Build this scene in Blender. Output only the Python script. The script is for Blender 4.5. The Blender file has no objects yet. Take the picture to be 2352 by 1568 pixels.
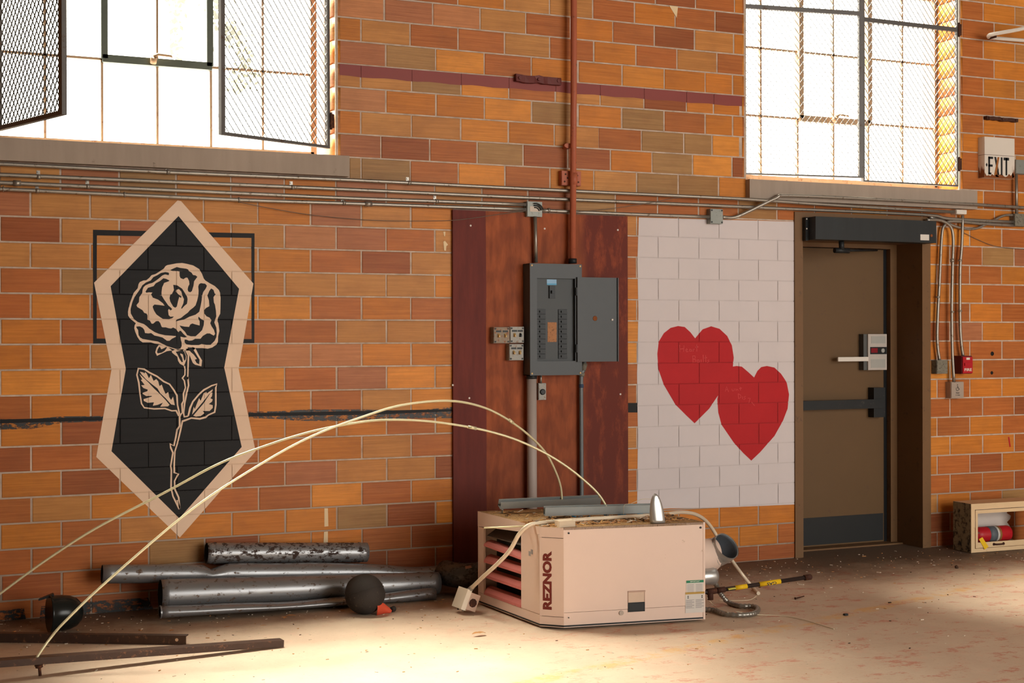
import bpy, bmesh, math, random
from mathutils import Vector, Matrix
from mathutils.geometry import tessellate_polygon
random.seed(7)
R = random.Random(11)
sc = bpy.context.scene
COL = sc.collection

# ------------------------------------------------------------------ camera, sky, sun, daylight, exposure
FPX, YAW, PITCH, ROLL, DIST, CAMZ = 3124.06, .40928, -.00194, -.00249, 7.64716, 1.48
cam = bpy.data.objects.new('camera', bpy.data.cameras.new('camera'))
COL.objects.link(cam)
cam.data.sensor_width = 36.0
cam.data.lens = 36.0 * FPX / 2352
cam.data.clip_end = 200
cam.matrix_world = (Matrix.Translation((0, -DIST, CAMZ)) @ Matrix.Rotation(-YAW, 4, 'Z')
                    @ Matrix.Rotation(math.pi / 2 + PITCH, 4, 'X') @ Matrix.Rotation(ROLL, 4, 'Z'))
sc.camera = cam
w = bpy.data.worlds.new('sky'); sc.world = w; w.use_nodes = True
bg = w.node_tree.nodes['Background']
bg.inputs['Color'].default_value = (1.0, .97, .90, 1)
bg.inputs['Strength'].default_value = 8.6
def lamp(name, kind, loc, energy, color, direction=None, **kw):
    d = bpy.data.lights.new(name, kind); d.energy = energy; d.color = color
    o = bpy.data.objects.new(name, d); COL.objects.link(o); o.location = loc
    if direction: o.rotation_euler = Vector(direction).to_track_quat('-Z', 'Y').to_euler()
    for k, v in kw.items(): setattr(d, k, v)
    return o
lamp('sun', 'SUN', (0, 6, 9), 66, (1, .95, .84), (.50, -1.0, -2.05), angle=math.radians(28))
def portal(name, loc, direction, sx, sy):
    o = lamp(name, 'AREA', loc, 1, (1, 1, 1), direction, shape='RECTANGLE', size=sx, size_y=sy)
    o.data.cycles.is_portal = True
portal('window_sky_portal', (1.27, .40, 3.75), (0, -1, 0), 1.9, 2.5)
portal('window_sky_portal', (5.9, .40, 3.75), (0, -1, 0), 1.9, 2.5)
portal('opening_sky_portal', (7.2, -12.45, 2.5), (0, 1, 0), 7.2, 5.1)  # sampling aid for the added opening behind the camera
sc.view_settings.view_transform = 'Standard'; sc.view_settings.look = 'None'
sc.view_settings.exposure = 0.0; sc.view_settings.gamma = 1.0
sc.view_settings.use_curve_mapping = False
sc.cycles.max_bounces = 10; sc.cycles.diffuse_bounces = 6; sc.cycles.transparent_max_bounces = 16
sc.cycles.sample_clamp_indirect = 6.0

# ------------------------------------------------------------------ from a photo pixel to a place in the room
def ray(x, y):
    a, b = x - 1176, y - 784
    c, s = math.cos(ROLL), math.sin(ROLL)
    dx, dy = (a * c + b * s) / FPX, -(-a * s + b * c) / FPX
    cy = dy * math.cos(PITCH) + math.sin(PITCH); z = -dy * math.sin(PITCH) + math.cos(PITCH)
    return Vector((dx * math.cos(YAW) + z * math.sin(YAW), -dx * math.sin(YAW) + z * math.cos(YAW), cy))
def P(x, y, Y=0.0):                       # on the plane Y (the brick face is Y = 0, the room is Y < 0)
    d = ray(x, y); t = (DIST + Y) / d.y
    return Vector((d.x * t, Y, CAMZ + d.z * t))
def F(x, y, h=0.0):                       # on the floor (or at height h)
    d = ray(x, y); t = (h - CAMZ) / d.z
    return Vector((d.x * t, d.y * t - DIST, h))
def V2(x, y):
    p = P(x, y); return (p.x, p.z)
def on_plan(x, y, A, B):                  # on the upright plane through plan points A, B
    d = ray(x, y); ex, ey = B[0] - A[0], B[1] - A[1]
    # A + s e = (0,-DIST) + t d
    den = ex * d.y - ey * d.x
    t = (ex * (A[1] + DIST) - ey * (A[0] - 0)) / den
    # solve cross product: (t d - (A - C)) x e = 0
    t = ((A[0]) * ey - (A[1] + DIST) * ex) / (d.x * ey - d.y * ex)
    return Vector((d.x * t, d.y * t - DIST, CAMZ + d.z * t))

# ------------------------------------------------------------------ materials
def s2l(c):
    return tuple((v / 12.92 if v <= .04045 else ((v + .055) / 1.055) ** 2.4) for v in (x / 255 for x in c))
class NT:
    def __init__(s, name):
        s.m = bpy.data.materials.new(name); s.m.use_nodes = True
        s.t = s.m.node_tree; s.n = s.t.nodes; s.l = s.t.links
        s.b = s.n['Principled BSDF']
    def node(s, typ, **kw):
        n = s.n.new(typ)
        for k, v in kw.items():
            if k in n.inputs: n.inputs[k].default_value = v
            else: setattr(n, k, v)
        return n
    def link(s, a, b): s.l.new(a, b)
    def noise(s, scale, detail=4, rough=.6, coord='Object', stretch=None):
        if coord == 'World':
            src = s.node('ShaderNodeNewGeometry').outputs['Position']
        else:
            src = s.node('ShaderNodeTexCoord').outputs[coord]
        mp = s.node('ShaderNodeMapping')
        if stretch: mp.inputs['Scale'].default_value = stretch
        s.link(src, mp.inputs['Vector'])
        n = s.node('ShaderNodeTexNoise', Scale=scale, Detail=detail, Roughness=rough)
        s.link(mp.outputs[0], n.inputs['Vector'])
        return n.outputs['Fac']
    def ramp(s, fac, a, b, ca=(0, 0, 0, 1), cb=(1, 1, 1, 1)):
        if a < 0 or b > 1:                # colour ramps only span 0..1
            mr = s.node('ShaderNodeMapRange'); mr.inputs[1].default_value = a; mr.inputs[2].default_value = b
            s.link(fac, mr.inputs[0]); fac = mr.outputs[0]; a, b = 0.0, 1.0
        r = s.node('ShaderNodeValToRGB')
        r.color_ramp.elements[0].position = a; r.color_ramp.elements[0].color = ca
        r.color_ramp.elements[1].position = b; r.color_ramp.elements[1].color = cb
        s.link(fac, r.inputs[0]); return r.outputs[0]
    def mix(s, fac, a, b, blend='MIX'):
        m = s.node('ShaderNodeMix', data_type='RGBA', blend_type=blend)
        for sock, v in ((m.inputs[0], fac), (m.inputs[6], a), (m.inputs[7], b)):
            if hasattr(v, 'links') or isinstance(v, bpy.types.NodeSocket): s.link(v, sock)
            elif isinstance(v, (int, float)): sock.default_value = v
            else: sock.default_value = tuple(v) + ((1,) if len(v) == 3 else ())
        return m.outputs[2]
    def math(s, op, a, b=0.0):
        m = s.node('ShaderNodeMath', operation=op)
        for sock, v in ((m.inputs[0], a), (m.inputs[1], b)):
            if isinstance(v, bpy.types.NodeSocket): s.link(v, sock)
            else: sock.default_value = v
        return m.outputs[0]
    def xyz(s):
        sp = s.node('ShaderNodeSeparateXYZ')
        s.link(s.node('ShaderNodeNewGeometry').outputs['Position'], sp.inputs[0]); return sp.outputs
    def base(s, c):
        if isinstance(c, bpy.types.NodeSocket): s.link(c, s.b.inputs['Base Color'])
        else: s.b.inputs['Base Color'].default_value = tuple(c) + ((1,) if len(c) == 3 else ())
    def bump(s, h, strength=.3, dist=.004):
        b = s.node('ShaderNodeBump', Strength=strength, Distance=dist)
        s.link(h, b.inputs['Height']); s.link(b.outputs[0], s.b.inputs['Normal'])
    def set(s, rough=.5, metal=0.0, spec=None):
        s.b.inputs['Roughness'].default_value = rough; s.b.inputs['Metallic'].default_value = metal
        if spec is not None: s.b.inputs['Specular IOR Level'].default_value = spec
def simple(name, rgb, rough=.5, metal=0.0, var=.12, scale=9, dirt=None, dirt_amt=.0, lin=False, bump=.0, spec=.25, stretch=None):
    c = rgb if lin else s2l(rgb)
    k = NT(name); k.set(rough, metal, spec)
    n = k.noise(scale, 5, .65, 'World', stretch)
    lo = tuple(v * (1 - var) for v in c); hi = tuple(min(1, v * (1 + var)) for v in c)
    col = k.mix(n, lo, hi)
    if dirt is not None:
        d = k.ramp(k.noise(scale * 3.1, 6, .7, 'World'), .62 - dirt_amt, .70 - dirt_amt * .6)
        col = k.mix(d, col, s2l(dirt))
    k.base(col)
    if bump: k.bump(k.noise(scale * 8, 4, .6, 'World'), bump, .003)
    return k.m

GAIN = 1.30
def brick_mat(name, lump):
    k = NT(name); k.set(.42, 0, .14)
    if lump:
        col = k.node('ShaderNodeVertexColor', layer_name='Col').outputs['Color']
    else:
        col = k.node('ShaderNodeObjectInfo').outputs['Color']
    st = k.noise(1.0, 5, .7, 'World', (2.2, 8, 75))
    blot = k.noise(5.0, 4, .6, 'World', (1, 1, 1.6))
    c1 = k.mix(k.ramp(st, .35, .72), k.mix(.30, col, (.10, .035, .012)), k.mix(.12, col, (.78, .42, .15)))
    c2 = k.mix(k.ramp(blot, .45, .75), c1, k.mix(.35, c1, (.22, .08, .03)))
    k.base(c2)
    sc_ = k.ramp(k.noise(1.0, 3, .6, 'World', (3, 8, 130)), .45, .62)
    x = k.xyz()
    k.bump(sc_, .16, .002)
    return k.m
BRICK, BRICK_LUMP = brick_mat('salt_glazed_tile', False), brick_mat('salt_glazed_tile_far', True)
def mortar_mat():
    k = NT('mortar'); k.set(.9)
    n = k.noise(14, 5, .6, 'World'); z = k.xyz()[2]
    low = k.ramp(k.math('ADD', z, k.math('MULTIPLY', n, .3)), .25, .9, (.26, .18, .13, 1), (.58, .45, .36, 1))
    k.base(k.mix(k.ramp(n, .35, .7), low, (.38, .28, .21)))
    return k.m
MORTAR = mortar_mat()
CREAM = simple('cream_mural_paint', (230, 200, 174), .6, var=.07, scale=4, lin=False)
BLACKP = simple('black_mural_paint', (36, 35, 36), .5, var=.25, scale=3, stretch=(1, 1, 12), spec=.12)
REDP = simple('red_heart_paint', (178, 20, 26), .6, var=.16, scale=3)
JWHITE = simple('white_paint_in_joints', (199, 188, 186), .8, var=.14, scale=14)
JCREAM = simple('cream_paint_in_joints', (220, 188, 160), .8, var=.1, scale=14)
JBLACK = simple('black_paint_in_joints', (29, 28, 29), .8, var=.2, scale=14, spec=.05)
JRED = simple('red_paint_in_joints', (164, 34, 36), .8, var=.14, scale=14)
CHALK = simple('scratched_pale_lettering', (205, 75, 75), .8, var=.1)
WHITEP = simple('white_wall_paint', (208, 197, 196), .65, var=.05, scale=3)
MAROONP = simple('maroon_band_paint', (134, 62, 56), .5, var=.14, scale=3)
def ragged_black():
    k = NT('brushed_black_paint'); k.set(.5)
    k.base((.012, .011, .010))
    # thin brushed coat: the tile shows through where the brush ran dry
    n = k.noise(22, 6, .75, 'World', (1, 1, 2.2))
    tr = k.node('ShaderNodeBsdfTransparent'); mx = k.node('ShaderNodeMixShader')
    k.link(k.ramp(n, .48, .57), mx.inputs[0]); k.link(k.b.outputs[0], mx.inputs[1]); k.link(tr.outputs[0], mx.inputs[2])
    k.link(mx.outputs[0], k.n['Material Output'].inputs['Surface'])
    return k.m
BRUSHED = ragged_black()
def floor_mat():
    k = NT('worn_painted_concrete'); k.set(.62)
    x, y, z = k.xyz()[0:3]
    n1 = k.noise(1.6, 6, .65, 'World'); n2 = k.noise(9, 6, .7, 'World'); n3 = k.noise(45, 5, .7, 'World')
    c = k.mix(k.ramp(n1, .35, .68), s2l((214, 190, 164)), s2l((198, 170, 144)))
    c = k.mix(k.ramp(n2, .55, .72), c, s2l((214, 176, 150)))
    # remains of red and yellow floor paint
    redz = k.math('MULTIPLY', k.ramp(k.noise(5.5, 7, .8, 'World', (1, 1.6, 1)), .54, .60), k.ramp(x, 2.2, 3.2))
    c = k.mix(k.math('MULTIPLY', redz, .75), c, s2l((196, 118, 92)))
    yl = k.math('ABSOLUTE', k.math('ADD', k.math('ADD', k.math('MULTIPLY', x, -.29), y), 2.99))
    yel = k.math('MULTIPLY', k.ramp(yl, .035, .07, (1, 1, 1, 1), (0, 0, 0, 1)), k.ramp(n2, .45, .6))
    c = k.mix(k.math('MULTIPLY', yel, .7), c, s2l((216, 164, 88)))
    c = k.mix(k.math('MULTIPLY', k.ramp(n3, .60, .70), .35), c, s2l((120, 88, 66)))
    # dirt that has gathered along the wall
    dy = k.math('ADD', y, k.math('MULTIPLY', k.math('SUBTRACT', n2, .5), .55))
    dy = k.math('ADD', dy, k.math('MULTIPLY', k.math('SUBTRACT', n1, .5), .5))
    dy = k.math('ADD', dy, k.math('MULTIPLY', k.ramp(x, 3.4, 5.0), .22))
    dirt = k.ramp(dy, -.80, -.10)
    c = k.mix(k.math('MULTIPLY', dirt, .92), c, s2l((84, 64, 50)))
    spk = k.ramp(k.noise(110, 3, .6, 'World'), .66, .70); c = k.mix(k.math('MULTIPLY', spk, .5), c, s2l((226, 212, 192)))
    k.base(c)
    k.bump(k.math('ADD', n3, k.math('MULTIPLY', n2, .6)), .22, .004)
    return k.m
FLOOR = floor_mat()
def plywood_mat():
    k = NT('stained_plywood'); k.set(.6, 0, .2)
    x, y, z = k.xyz()[0:3]
    g = k.noise(1.0, 6, .7, 'World', (16, 6, 2.4))
    g2 = k.node('ShaderNodeTexWave', wave_type='RINGS', Scale=3.2, Distortion=9.0, Detail=4.0)
    mp = k.node('ShaderNodeMapping'); mp.inputs['Scale'].default_value = (2.2, 1, .5)
    k.link(k.node('ShaderNodeNewGeometry').outputs['Position'], mp.inputs[0]); k.link(mp.outputs[0], g2.inputs['Vector'])
    light = k.mix(k.ramp(g, .35, .7), s2l((124, 58, 27)), s2l((168, 86, 44)))
    light = k.mix(k.math('MULTIPLY', k.ramp(g2.outputs['Fac'], .3, .8), .30), light, s2l((104, 46, 24)))
    dark = k.mix(k.ramp(g, .35, .75), s2l((92, 34, 26)), s2l((116, 46, 34)))
    wob = k.math('MULTIPLY', k.math('SUBTRACT', k.noise(2.5, 3, .6, 'World'), .5), .10)
    left = k.ramp(k.math('ADD', x, k.math('MULTIPLY', wob, .25)), .0, 1.0)
    lm = k.math('LESS_THAN', k.math('ADD', x, k.math('MULTIPLY', wob, .12)), 3.137)
    rm = k.ramp(k.math('SUBTRACT', k.math('ADD', x, wob), 3.0), .77, .83)
    c = k.mix(lm, light, dark)
    c = k.mix(rm, c, k.mix(k.ramp(k.noise(6, 6, .75, 'World', (2.2, 1, .7)), .5, .72), s2l((100, 38, 24)), s2l((150, 68, 36))))
    low = k.ramp(k.math('ADD', z, k.math('MULTIPLY', wob, 4)), .35, 1.0, (1, 1, 1, 1), (0, 0, 0, 1))
    c = k.mix(k.math('MULTIPLY', low, .55), c, s2l((86, 38, 28)))
    k.base(c); k.bump(g, .15, .003)
    return k.m
PLY = plywood_mat()
GALV = simple('galvanised_conduit', (158, 150, 140), .42, .75, .15, 12, (112, 96, 82), .04)
DUCT = None
def duct_mat(name, base, rust, amt, rough=.36):
    k = NT(name); k.set(rough, .62)
    n = k.noise(7, 5, .7, 'World', (1, 1, 1)); f = k.noise(24, 6, .75, 'World', (1.0, 1, 1.8))
    c = k.mix(n, tuple(v * .82 for v in s2l(base)), s2l(base))
    r = k.ramp(f, .66 - amt, .70 - amt)
    k.base(k.mix(r, c, s2l(rust)))
    k.link(k.ramp(r, 0, 1, (.62,) * 3 + (1,), (0, 0, 0, 1)), k.b.inputs['Metallic'])
    k.link(k.ramp(r, 0, 1, (rough,) * 3 + (1,), (.85,) * 3 + (1,)), k.b.inputs['Roughness'])
    k.bump(n, .08, .01)
    return k.m
DUCT = duct_mat('dull_duct_steel', (150, 150, 152), (92, 70, 54), .085)
DUCT_RUST = duct_mat('spotted_duct_steel', (154, 154, 156), (58, 40, 32), .15)
DUCT_DARK = duct_mat('grimy_duct_steel', (96, 92, 88), (52, 44, 38), .14, .42)
DUCT_NEW = duct_mat('bright_duct_steel', (188, 186, 182), (120, 104, 90), .0, .32)
INSIDE = simple('shaded_duct_inside', (44, 46, 50), .7, .3)  # duct insides coloured dark in place of the shade within
SILLM = simple('weathered_concrete_sill', (160, 144, 130), .85, 0, .16, 2.0, (110, 96, 86), -.03, bump=.25, stretch=(9, 3, 1))
SILLTOP = SILLM
REVEAL = simple('reveal_plaster', (205, 170, 128), .6, 0, .1, 5)
STEELWIN = simple('rusty_window_steel', (168, 140, 112), .55, .1, .2, 10, (132, 92, 64), .05)
VENTM = simple('green_grey_sash_steel', (86, 92, 82), .5, .2, .15, 10)
GUARDM = simple('dark_guard_steel', (98, 94, 92), .5, .4, .18, 9, (84, 62, 48), .03)
WIREM = simple('expanded_metal', (72, 66, 62), .55, .3, .15, 20)
def glass_mat():
    k = NT('dusty_window_glass')
    tr = k.node('ShaderNodeBsdfTransparent'); tr.inputs[0].default_value = (.93, .94, .92, 1)
    gl = k.node('ShaderNodeBsdfGlossy'); gl.inputs['Roughness'].default_value = .05
    du = k.node('ShaderNodeBsdfTranslucent'); du.inputs[0].default_value = (.85, .8, .7, 1)
    m1 = k.node('ShaderNodeMixShader'); m1.inputs[0].default_value = .05
    k.link(tr.outputs[0], m1.inputs[1]); k.link(du.outputs[0], m1.inputs[2])
    m2 = k.node('ShaderNodeMixShader'); m2.inputs[0].default_value = .05
    k.link(m1.outputs[0], m2.inputs[1]); k.link(gl.outputs[0], m2.inputs[2])
    k.link(m2.outputs[0], k.n['Material Output'].inputs['Surface'])
    return k.m
GLASS = glass_mat()
PANELM = simple('grey_panel_enamel', (74, 76, 78), .45, .1, .07, 8)
PANELIN = simple('panel_dead_front', (70, 72, 73), .5, .1, .07, 8)
BLACKPL = simple('black_plastic', (22, 23, 25), .4, 0, .1)
BLACKMET = simple('black_metal', (40, 41, 42), .45, .2, .2, 8, (70, 66, 62), .01)
REDPIPE = simple('red_oxide_paint', (172, 94, 68), .5, 0, .12, 6, (92, 60, 48), .0)
BOXM = simple('grey_box_enamel', (138, 140, 134), .5, .3, .14, 14, (96, 88, 78), .02)
BOXDIRTY = simple('dirty_grey_box', (124, 118, 104), .7, .2, .25, 22, (84, 76, 66), .1)
SWITCHP = simple('painted_switch_plate', (150, 146, 138), .5, .1, .12, 20, (128, 92, 64), .06)
IVORY = simple('ivory_toggle', (196, 158, 96), .4)
PVC = simple('grey_plastic_pipe', (170, 156, 148), .5, 0, .07, 5)
BROWND = simple('brown_door_paint', (98, 73, 46), .5, 0, .1, 3, (92, 66, 46), .0)
BROWNF = simple('brown_frame_paint', (112, 82, 54), .5, 0, .12, 5, (94, 70, 50), .02)
KICK = simple('dark_kick_plate', (46, 46, 46), .5, .4, .1)
EXITM = simple('white_exit_enamel', (214, 204, 192), .45, 0, .05, 8)
RUST = simple('rust', (128, 72, 38), .85, 0, .35, 18)
RUSTDARK = simple('dark_rusty_iron', (74, 46, 36), .75, .3, .35, 14, (118, 72, 46), .05)
ALARMR = simple('fire_alarm_red', (176, 28, 38), .4, 0, .06)
ALARMD = simple('dark_red_box', (92, 22, 26), .5, 0, .08)
WHITEPL = simple('white_plastic', (214, 206, 196), .5, 0, .04)
GREYPL = simple('grey_plastic', (158, 156, 150), .5, 0, .08)
PLATE = simple('dull_steel_plate', (168, 152, 138), .5, .35, .1, 16)
HEATER = simple('beige_heater_enamel', (220, 194, 178), .5, 0, .035, 5, (188, 160, 138), -.06)
LOUVER = simple('faded_pink_louver', (190, 108, 100), .55, 0, .12, 12, (150, 96, 84), .02)
LETTER = simple('maroon_lettering', (112, 40, 34), .5, 0, .05)
NESTM = simple('dry_debris', (176, 138, 92), .95, 0, .45, 40, (92, 66, 44), .12, bump=.6)
ROD = simple('brass_coloured_rod', (220, 210, 172), .35, .35, .1, 6)
RUBBER = simple('black_rubber', (52, 46, 42), .72, 0, .2, 20, (84, 72, 60), .02, bump=.5)
ORANGE = simple('orange_red_plastic', (214, 84, 56), .5, 0, .06)
GLOSSBLK = simple('glossy_black_enamel', (26, 28, 27), .22, 0, .1, 6)
BARM = simple('rusty_angle_iron', (72, 54, 45), .42, .35, .3, 12, (122, 84, 62), .04)
CABM = simple('cream_cabinet_enamel', (216, 186, 146), .5, 0, .07, 7, (170, 120, 76), -.02)
CABSIDE = simple('mouldy_cabinet_side', (156, 140, 112), .75, 0, .3, 9, (52, 44, 40), .13)
YELLOW = simple('yellow_tag', (232, 186, 30), .5, 0, .05)
LABELW = simple('white_label_paper', (206, 198, 190), .6, 0, .04)
LABELG = simple('grey_print', (150, 144, 142), .6, 0, .06, 60)
GREEN = simple('green_label_band', (34, 120, 84), .5)
GOLD = simple('gold_label_band', (176, 140, 66), .5)
BLUE = simple('blue_label', (92, 160, 196), .5)
BROWNLAB = simple('brown_paper_label', (170, 118, 80), .7, 0, .2, 30, (88, 60, 44), .08)
PAPER = simple('torn_paper', (226, 200, 160), .7, 0, .06)
LEAFM = simple('dry_leaf', (184, 132, 84), .8, 0, .25, 20)
STONE = simple('pale_crumb', (206, 190, 170), .85, 0, .2, 30)
TWIG = simple('dark_twig', (70, 50, 38), .85, 0, .2, 20)
WIRE = simple('grey_wire', (112, 96, 84), .6, .2, .1)
WIREW = simple('pale_wire', (214, 200, 172), .5, 0, .06)
VINE = simple('vine_leaf', (70, 84, 52), .6, 0, .25, 14)
BLUEFL = simple('blue_plastic_scrap', (70, 130, 160), .6, 0, .1)
ROOMW = simple('plain_room_plaster', (128, 98, 70), .8, 0, .05, 1)
CEILM = simple('painted_ceiling_boards', (120, 108, 92), .8, 0, .08, 1)

# ------------------------------------------------------------------ mesh helpers
class MB:
    def __init__(s): s.bm = bmesh.new(); s.mi = 0
    def _f(s, vs, smooth=False):
        try:
            f = s.bm.faces.new(vs); f.smooth = smooth; f.material_index = s.mi; return f
        except ValueError: return None
    def m(s, i): s.mi = i; return s
    def poly(s, pts, smooth=False):
        return s._f([s.bm.verts.new(p) for p in pts], smooth)
    def box(s, lo, hi, M=None):
        x0, y0, z0 = lo; x1, y1, z1 = hi
        c = [Vector(p) for p in ((x0, y0, z0), (x1, y0, z0), (x1, y1, z0), (x0, y1, z0), (x0, y0, z1), (x1, y0, z1), (x1, y1, z1), (x0, y1, z1))]
        if M is not None: c = [M @ p for p in c]
        v = [s.bm.verts.new(p) for p in c]
        for q in ((0, 3, 2, 1), (4, 5, 6, 7), (0, 1, 5, 4), (1, 2, 6, 5), (2, 3, 7, 6), (3, 0, 4, 7)): s._f([v[i] for i in q])
        return s
    def hexa(s, bottom, top):            # two quads (same winding) joined
        return s.loft([bottom, top])
    def loft(s, rings, caps=True, smooth=False, closed=True):
        vr = [[s.bm.verts.new(p) for p in r] for r in rings]
        n = len(vr[0])
        for a, b in zip(vr, vr[1:]):
            for i in range(n if closed else n - 1):
                j = (i + 1) % n; s._f([a[i], a[j], b[j], b[i]], smooth)
        if caps: s._f(list(reversed(vr[0]))); s._f(vr[-1])
        return s
    def tube(s, pts, r, seg=10, caps=True, smooth=True, squash=None):
        pts = [Vector(p) for p in pts]; n = len(pts)
        rr = r if isinstance(r, (list, tuple)) else [r] * n
        rings = []; ref = None
        for i, p in enumerate(pts):
            d = (pts[min(i + 1, n - 1)] - pts[max(i - 1, 0)])
            if d.length < 1e-9: d = Vector((0, 0, 1))
            d.normalize()
            if ref is None:
                ref = Vector((0, 0, 1)) if abs(d.z) < .9 else Vector((0, 1, 0))
            u = d.cross(ref); u = u.normalized() if u.length > 1e-6 else d.orthogonal().normalized()
            v = u.cross(d).normalized(); ref = v
            sq = squash[i] if squash else (1, 1)
            rings.append([p + u * (math.cos(2 * math.pi * k / seg) * rr[i] * sq[0]) + v * (math.sin(2 * math.pi * k / seg) * rr[i] * sq[1]) for k in range(seg)])
        return s.loft(rings, caps, smooth)
    def cyl(s, a, b, r, seg=14, r2=None):
        return s.tube([a, b], [r, r if r2 is None else r2], seg)
    def pipe(s, pts, ro, th, seg=20, squash=None):      # hollow, open-ended, wall th; the inside takes material 1
        s.tube(pts, ro, seg, False, True, squash)
        ri = [x - th for x in ro] if isinstance(ro, (list, tuple)) else ro - th
        s.mi = 1; s.tube(pts, ri, seg, False, True, squash); s.mi = 0
        s.bm.verts.ensure_lookup_table(); nv = len(s.bm.verts); k = len(pts) * seg
        for base in (0, (len(pts) - 1) * seg):
            o = [s.bm.verts[nv - 2 * k + base + i] for i in range(seg)]
            q = [s.bm.verts[nv - k + base + i] for i in range(seg)]
            for i in range(seg):
                j = (i + 1) % seg; s._f([o[i], o[j], q[j], q[i]])
        return s
    def lathe(s, prof, M, seg=24, smooth=True):         # prof [(r, h)] about local Z
        rings = []
        for r, h in prof:
            rings.append([M @ Vector((max(r, 1e-5) * math.cos(2 * math.pi * k / seg), max(r, 1e-5) * math.sin(2 * math.pi * k / seg), h)) for k in range(seg)])
        return s.loft(rings, True, smooth)
    def prism(s, poly, off):                            # planar poly + offset vector
        off = Vector(off); a = [Vector(p) for p in poly]
        tris = tessellate_polygon([a])
        va = [s.bm.verts.new(p) for p in a]; vb = [s.bm.verts.new(p + off) for p in a]
        for t in tris:
            s._f([va[i] for i in t]); s._f([vb[i] for i in reversed(t)])
        n = len(a)
        for i in range(n):
            j = (i + 1) % n; s._f([va[i], va[j], vb[j], vb[i]])
        return s
    def build(s, name, mat, parent=None, bevel=0.0, normals=True, **props):
        if bevel:
            es = [e for e in s.bm.edges if len(e.link_faces) == 2 and e.calc_face_angle(0) > .6]
            bmesh.ops.bevel(s.bm, geom=es, offset=bevel, segments=2, affect='EDGES', profile=.6)
        if normals: bmesh.ops.recalc_face_normals(s.bm, faces=s.bm.faces)
        me = bpy.data.meshes.new(name); s.bm.to_mesh(me); s.bm.free()
        for mm in (mat if isinstance(mat, (list, tuple)) else [mat]): me.materials.append(mm)
        o = bpy.data.objects.new(name, me); COL.objects.link(o)
        if parent is not None:
            o.parent = parent
            o.matrix_parent_inverse = parent.matrix_world.inverted()
        for k_, v_ in props.items(): o[k_] = v_
        return o
def tag(o, label, cat, group=None):
    o['label'] = label; o['category'] = cat
    if group: o['group'] = group
    return o
def thing(name, label, cat, loc=(0, 0, 0), group=None):
    o = bpy.data.objects.new(name, None); COL.objects.link(o)
    o.empty_display_size = .05; o.location = loc
    o.matrix_world = Matrix.Translation(Vector(loc))
    return tag(o, label, cat, group)
def curve_pts(pts, n=8):                 # Catmull-Rom through 3D points
    pts = [Vector(p) for p in pts]; out = []
    q = [2 * pts[0] - pts[1]] + pts + [2 * pts[-1] - pts[-2]]
    for i in range(1, len(q) - 2):
        a, b, c, d = q[i - 1:i + 3]
        for k in range(n):
            t = k / n
            out.append(.5 * ((2 * b) + (c - a) * t + (2 * a - 5 * b + 4 * c - d) * t * t + (3 * b - a - 3 * c + d) * t ** 3))
    out.append(pts[-1]); return out
def frame(o, right, up):
    r = Vector(right).normalized(); u = Vector(up); u = (u - r * u.dot(r)).normalized(); n = r.cross(u)
    return Matrix(((r.x, u.x, n.x, o[0]), (r.y, u.y, n.y, o[1]), (r.z, u.z, n.z, o[2]), (0, 0, 0, 1)))
def text(name, body, M, height, mat, parent=None, width=None, bold=0.0, ext=.0006, **props):
    cu = bpy.data.curves.new('t', 'FONT'); cu.body = body; cu.size = 1; cu.align_x = 'CENTER'; cu.align_y = 'CENTER'
    cu.offset = bold; cu.extrude = 0; cu.resolution_u = 3
    o = bpy.data.objects.new('t', cu); COL.objects.link(o)
    dg = bpy.context.evaluated_depsgraph_get(); dg.update()
    me = bpy.data.meshes.new_from_object(o.evaluated_get(dg))
    bpy.data.objects.remove(o); bpy.data.curves.remove(cu)
    xs = [v.co.x for v in me.vertices]; ys = [v.co.y for v in me.vertices]
    cx, cy = (max(xs) + min(xs)) / 2, (max(ys) + min(ys)) / 2
    sy = height / (max(ys) - min(ys)); sx = width / (max(xs) - min(xs)) if width else sy
    for v in me.vertices: v.co = M @ Vector(((v.co.x - cx) * sx, (v.co.y - cy) * sy, ext))
    me.name = name; me.materials.clear(); me.materials.append(mat)
    ob = bpy.data.objects.new(name, me); COL.objects.link(ob)
    if parent is not None:
        ob.parent = parent; ob.matrix_parent_inverse = parent.matrix_world.inverted()
    for k_, v_ in props.items(): ob[k_] = v_
    return ob
def struct(o): o['kind'] = 'structure'; return o
YV = Vector((0, -1, 0))

# ------------------------------------------------------------------ the room shell
REC = .003                     # mortar recess behind the tile faces
TW, TH, U0, VT = .3048, .13547, .3776, 2.1343   # tile module, first joint, top line of course 1 (height above floor)
def ku(k): return U0 + k * TW
def vl(i): return VT - i * TH                  # height of the bed joint under course i
WIN = [(.335, 2.190, 2.545, 4.95), (5.026, 6.790, 2.535, 4.95)]
DOOR = (5.42, 6.47, 0.0, 2.17)
CEIL = 6.0
XB = [-4.5, .335, 2.205, 5.011, 5.42, 6.47, 6.805, 12.0]
ZB = [-.1, 2.17, 2.535, 4.96, CEIL]
mb = MB()
for i in range(len(XB) - 1):
    for j in range(len(ZB) - 1):
        cx, cz = (XB[i] + XB[i + 1]) / 2, (ZB[j] + ZB[j + 1]) / 2
        if any(a - .02 < cx < b + .02 and c < cz < d for a, b, c, d in WIN) or (DOOR[0] < cx < DOOR[1] and cz < DOOR[3]): continue
        mb.box((XB[i], REC, ZB[j]), (XB[i + 1], .38, ZB[j + 1]))
wall = struct(mb.build('wall_back', MORTAR))
struct(MB().box((-4.5, -12.4, -.12), (12, .6, 0)).build('floor', FLOOR))
struct(MB().box((-4.7, -12.6, CEIL), (12.2, .4, CEIL + .15)).build('ceiling', CEILM))
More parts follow.
